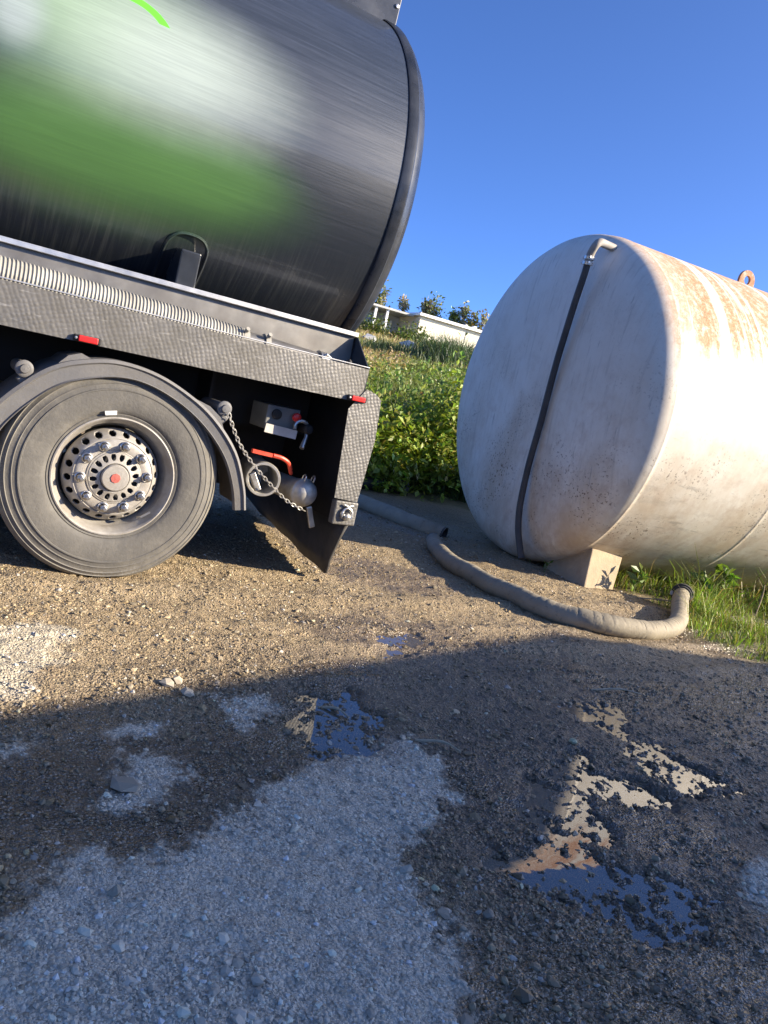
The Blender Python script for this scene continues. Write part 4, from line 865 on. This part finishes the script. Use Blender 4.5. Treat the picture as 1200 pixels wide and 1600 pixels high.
for i, (x, y, s_, lb) in enumerate(((24.5, 44.5, 1.6, 'sunlit shrub in front of the canopy of the building'), (27.0, 43.5, 1.5, 'shrub below the corner of the building'), (22.8, 45.5, 1.5, 'shrub left of the canopy, next to the truck'))):
    bush(x, y, s_, s_, 1.3, 900, .26, (.13, .16, .04), lb, 'shrubs below the building')
for (x, y, lb, s_) in ((18.3, 33.2, 'pale boulder on the slope nearest the truck', .42), (20.2, 32.6, 'pale boulder below the shrubs, right of the other one', .5)):
    z = float(hill(np.array([x]), np.array([y]))[0]); V, Fc = stones_np(np.array([x]), np.array([y]), np.array([z + .22]), np.array([s_]), .8)
    o = np_mesh('boulder', V, Fc, M['pebble'], col=np.full((12, 3), .5), attrs=dict(wet=np.zeros(12))); md = o.modifiers.new('sub', 'SUBSURF'); md.subdivision_type = 'SIMPLE'; md.levels = md.render_levels = 2; tag(o, lb, 'boulder')

# ------------------------------------------------------------------ building on the rise
BC = Vector((31.9, 50.85, 0)); bz = 6.3                  # near corner
dl = (Vector((45.2, 57.5, 0)) - BC).normalized()          # long wall runs right and away
dl = Vector((.86, -.51, 0)).normalized(); dl = (Matrix.Rotation(R(28), 3, 'Z') @ dl)
dn = Vector((-dl.y, dl.x, 0))                             # away from the viewer
bld = thing('low_building', (BC.x, BC.y, bz), 'low cream flat-roofed building on the rise with a columned canopy', 'building')
def bx(m, a0, a1, b0, b1, z0, z1): m.obox(BC + dl * (a0 + a1) / 2 + dn * (b0 + b1) / 2 + Vector((0, 0, (z0 + z1) / 2)), (dl, dn, (0, 0, 1)), ((a1 - a0) / 2, (b1 - b0) / 2, (z1 - z0) / 2)); return m
WT = 8.72
bx(MB(), 0, 7.2, 0, 7, bz - 1.5, WT - .22).build('wall', M['plaster'], bld)
bx(MB(), -.25, 7.75, -.35, 7.3, WT - .20, WT).build('roof', M['fascia'], bld)
bx(MB(), 4.32, 4.36, -.03, -.005, bz - 1, WT - .22).build('downpipe', M['plaster_shade'], bld)
bx(MB(), 5.6, 5.9, 1.0, 1.3, WT, WT + .35).build('roof_vent', M['fascia'], bld); bx(MB(), 4.8, 5.0, 1.0, 1.2, WT, WT + .28).build('roof_vent', M['fascia'], bld)
# set-back wing with canopy on the left
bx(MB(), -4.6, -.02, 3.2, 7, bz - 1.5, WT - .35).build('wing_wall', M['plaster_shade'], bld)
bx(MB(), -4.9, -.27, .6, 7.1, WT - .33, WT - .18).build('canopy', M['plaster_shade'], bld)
for a in (-4.5, -3.4, -2.4): bx(MB(), a - .09, a + .09, .8, .98, bz - 1.5, WT - .34).build('column', M['fascia'], bld)
for a0, a1, mt in ((-4.3, -3.6, 'glass_dark'), (-3.3, -2.2, 'glass_dark')): 
    f_ = bx(MB(), a0, a1, 3.14, 3.19, bz + .2, WT - .6).build('window', M['fascia'], bld); bx(MB(), a0 + .06, a1 - .06, 3.10, 3.135, bz + .26, WT - .66).build('pane', M['glass_dark'], f_)
bx(MB(), -1.5, -.7, 3.13, 3.19, bz - .5, WT - .75).build('door', M['fascia'], bld)

# trees on the skyline
def tree(x, y, top, wd, label, col, n=700):
    zb = float(hill(np.array([x]), np.array([y]))[0]); H = top - zb; o = thing('tree', (x, y, zb), label, 'tree', 'trees behind the building')
    m = MB(); m.tube([(x, y, zb - .2), (x + .05, y, zb + H * .5), (x, y, zb + H * .93)], [.14, .09, .02], 7)
    for i in range(8):
        a = RNG.uniform(0, 6.28); h0 = zb + H * RNG.uniform(.35, .85); l_ = wd * .8; m.tube([(x, y, h0), (x + l_ * math.cos(a), y + l_ * math.sin(a), h0 + l_ * .9)], [.04, .012], 5)
    m.build('trunk', M['bark'], o)
    nc = 22; t_ = RNG.uniform(.25, 1, nc); a = RNG.uniform(0, 6.28, nc); rr = wd * (1.05 - .75 * t_) * RNG.uniform(.3, 1, nc)
    cc = np.stack([x + rr * np.cos(a), y + rr * np.sin(a), zb + H * t_ * .97], 1); wch = RNG.integers(0, nc, n); P = cc[wch] + RNG.normal(size=(n, 3)) * np.array([.22, .22, .30]) * wd
    V, Fc, C = leaves_np(P, RNG.uniform(.22, .5, n), jit(tuple(q * 1.8 for q in col), n, .3), .6, .5, .1); np_mesh('crown', V, Fc, M['leaf'], o, col=C)['kind'] = 'stuff'
TREES = [(36.6, 65.5, 12.0, 1.2, 'olive tree on the skyline beside the truck tank edge', (.15, .14, .05)), (38.4, 64.6, 11.9, .8, 'thin bare-looking tree above the canopy', (.2, .17, .12)), (40.2, 63.3, 11.8, .9, 'greyish tree, left of the two tallest behind the roof', (.15, .14, .08)),
         (41.0, 62.9, 12.1, 1.3, 'bushy green tree, tallest behind the roof', (.10, .12, .04)), (42.5, 61.9, 11.6, .8, 'small green tree behind the middle of the roof', (.10, .13, .05)), (43.2, 61.4, 12.0, .8, 'slim tree right of the small green one', (.13, .13, .08)),
         (43.9, 60.8, 11.5, .8, 'olive-brown tree, second from the right on the skyline', (.14, .12, .04)), (44.7, 60.2, 11.6, .8, 'pale thin tree, rightmost on the skyline', (.2, .17, .13))]
for a in TREES: tree(*a)
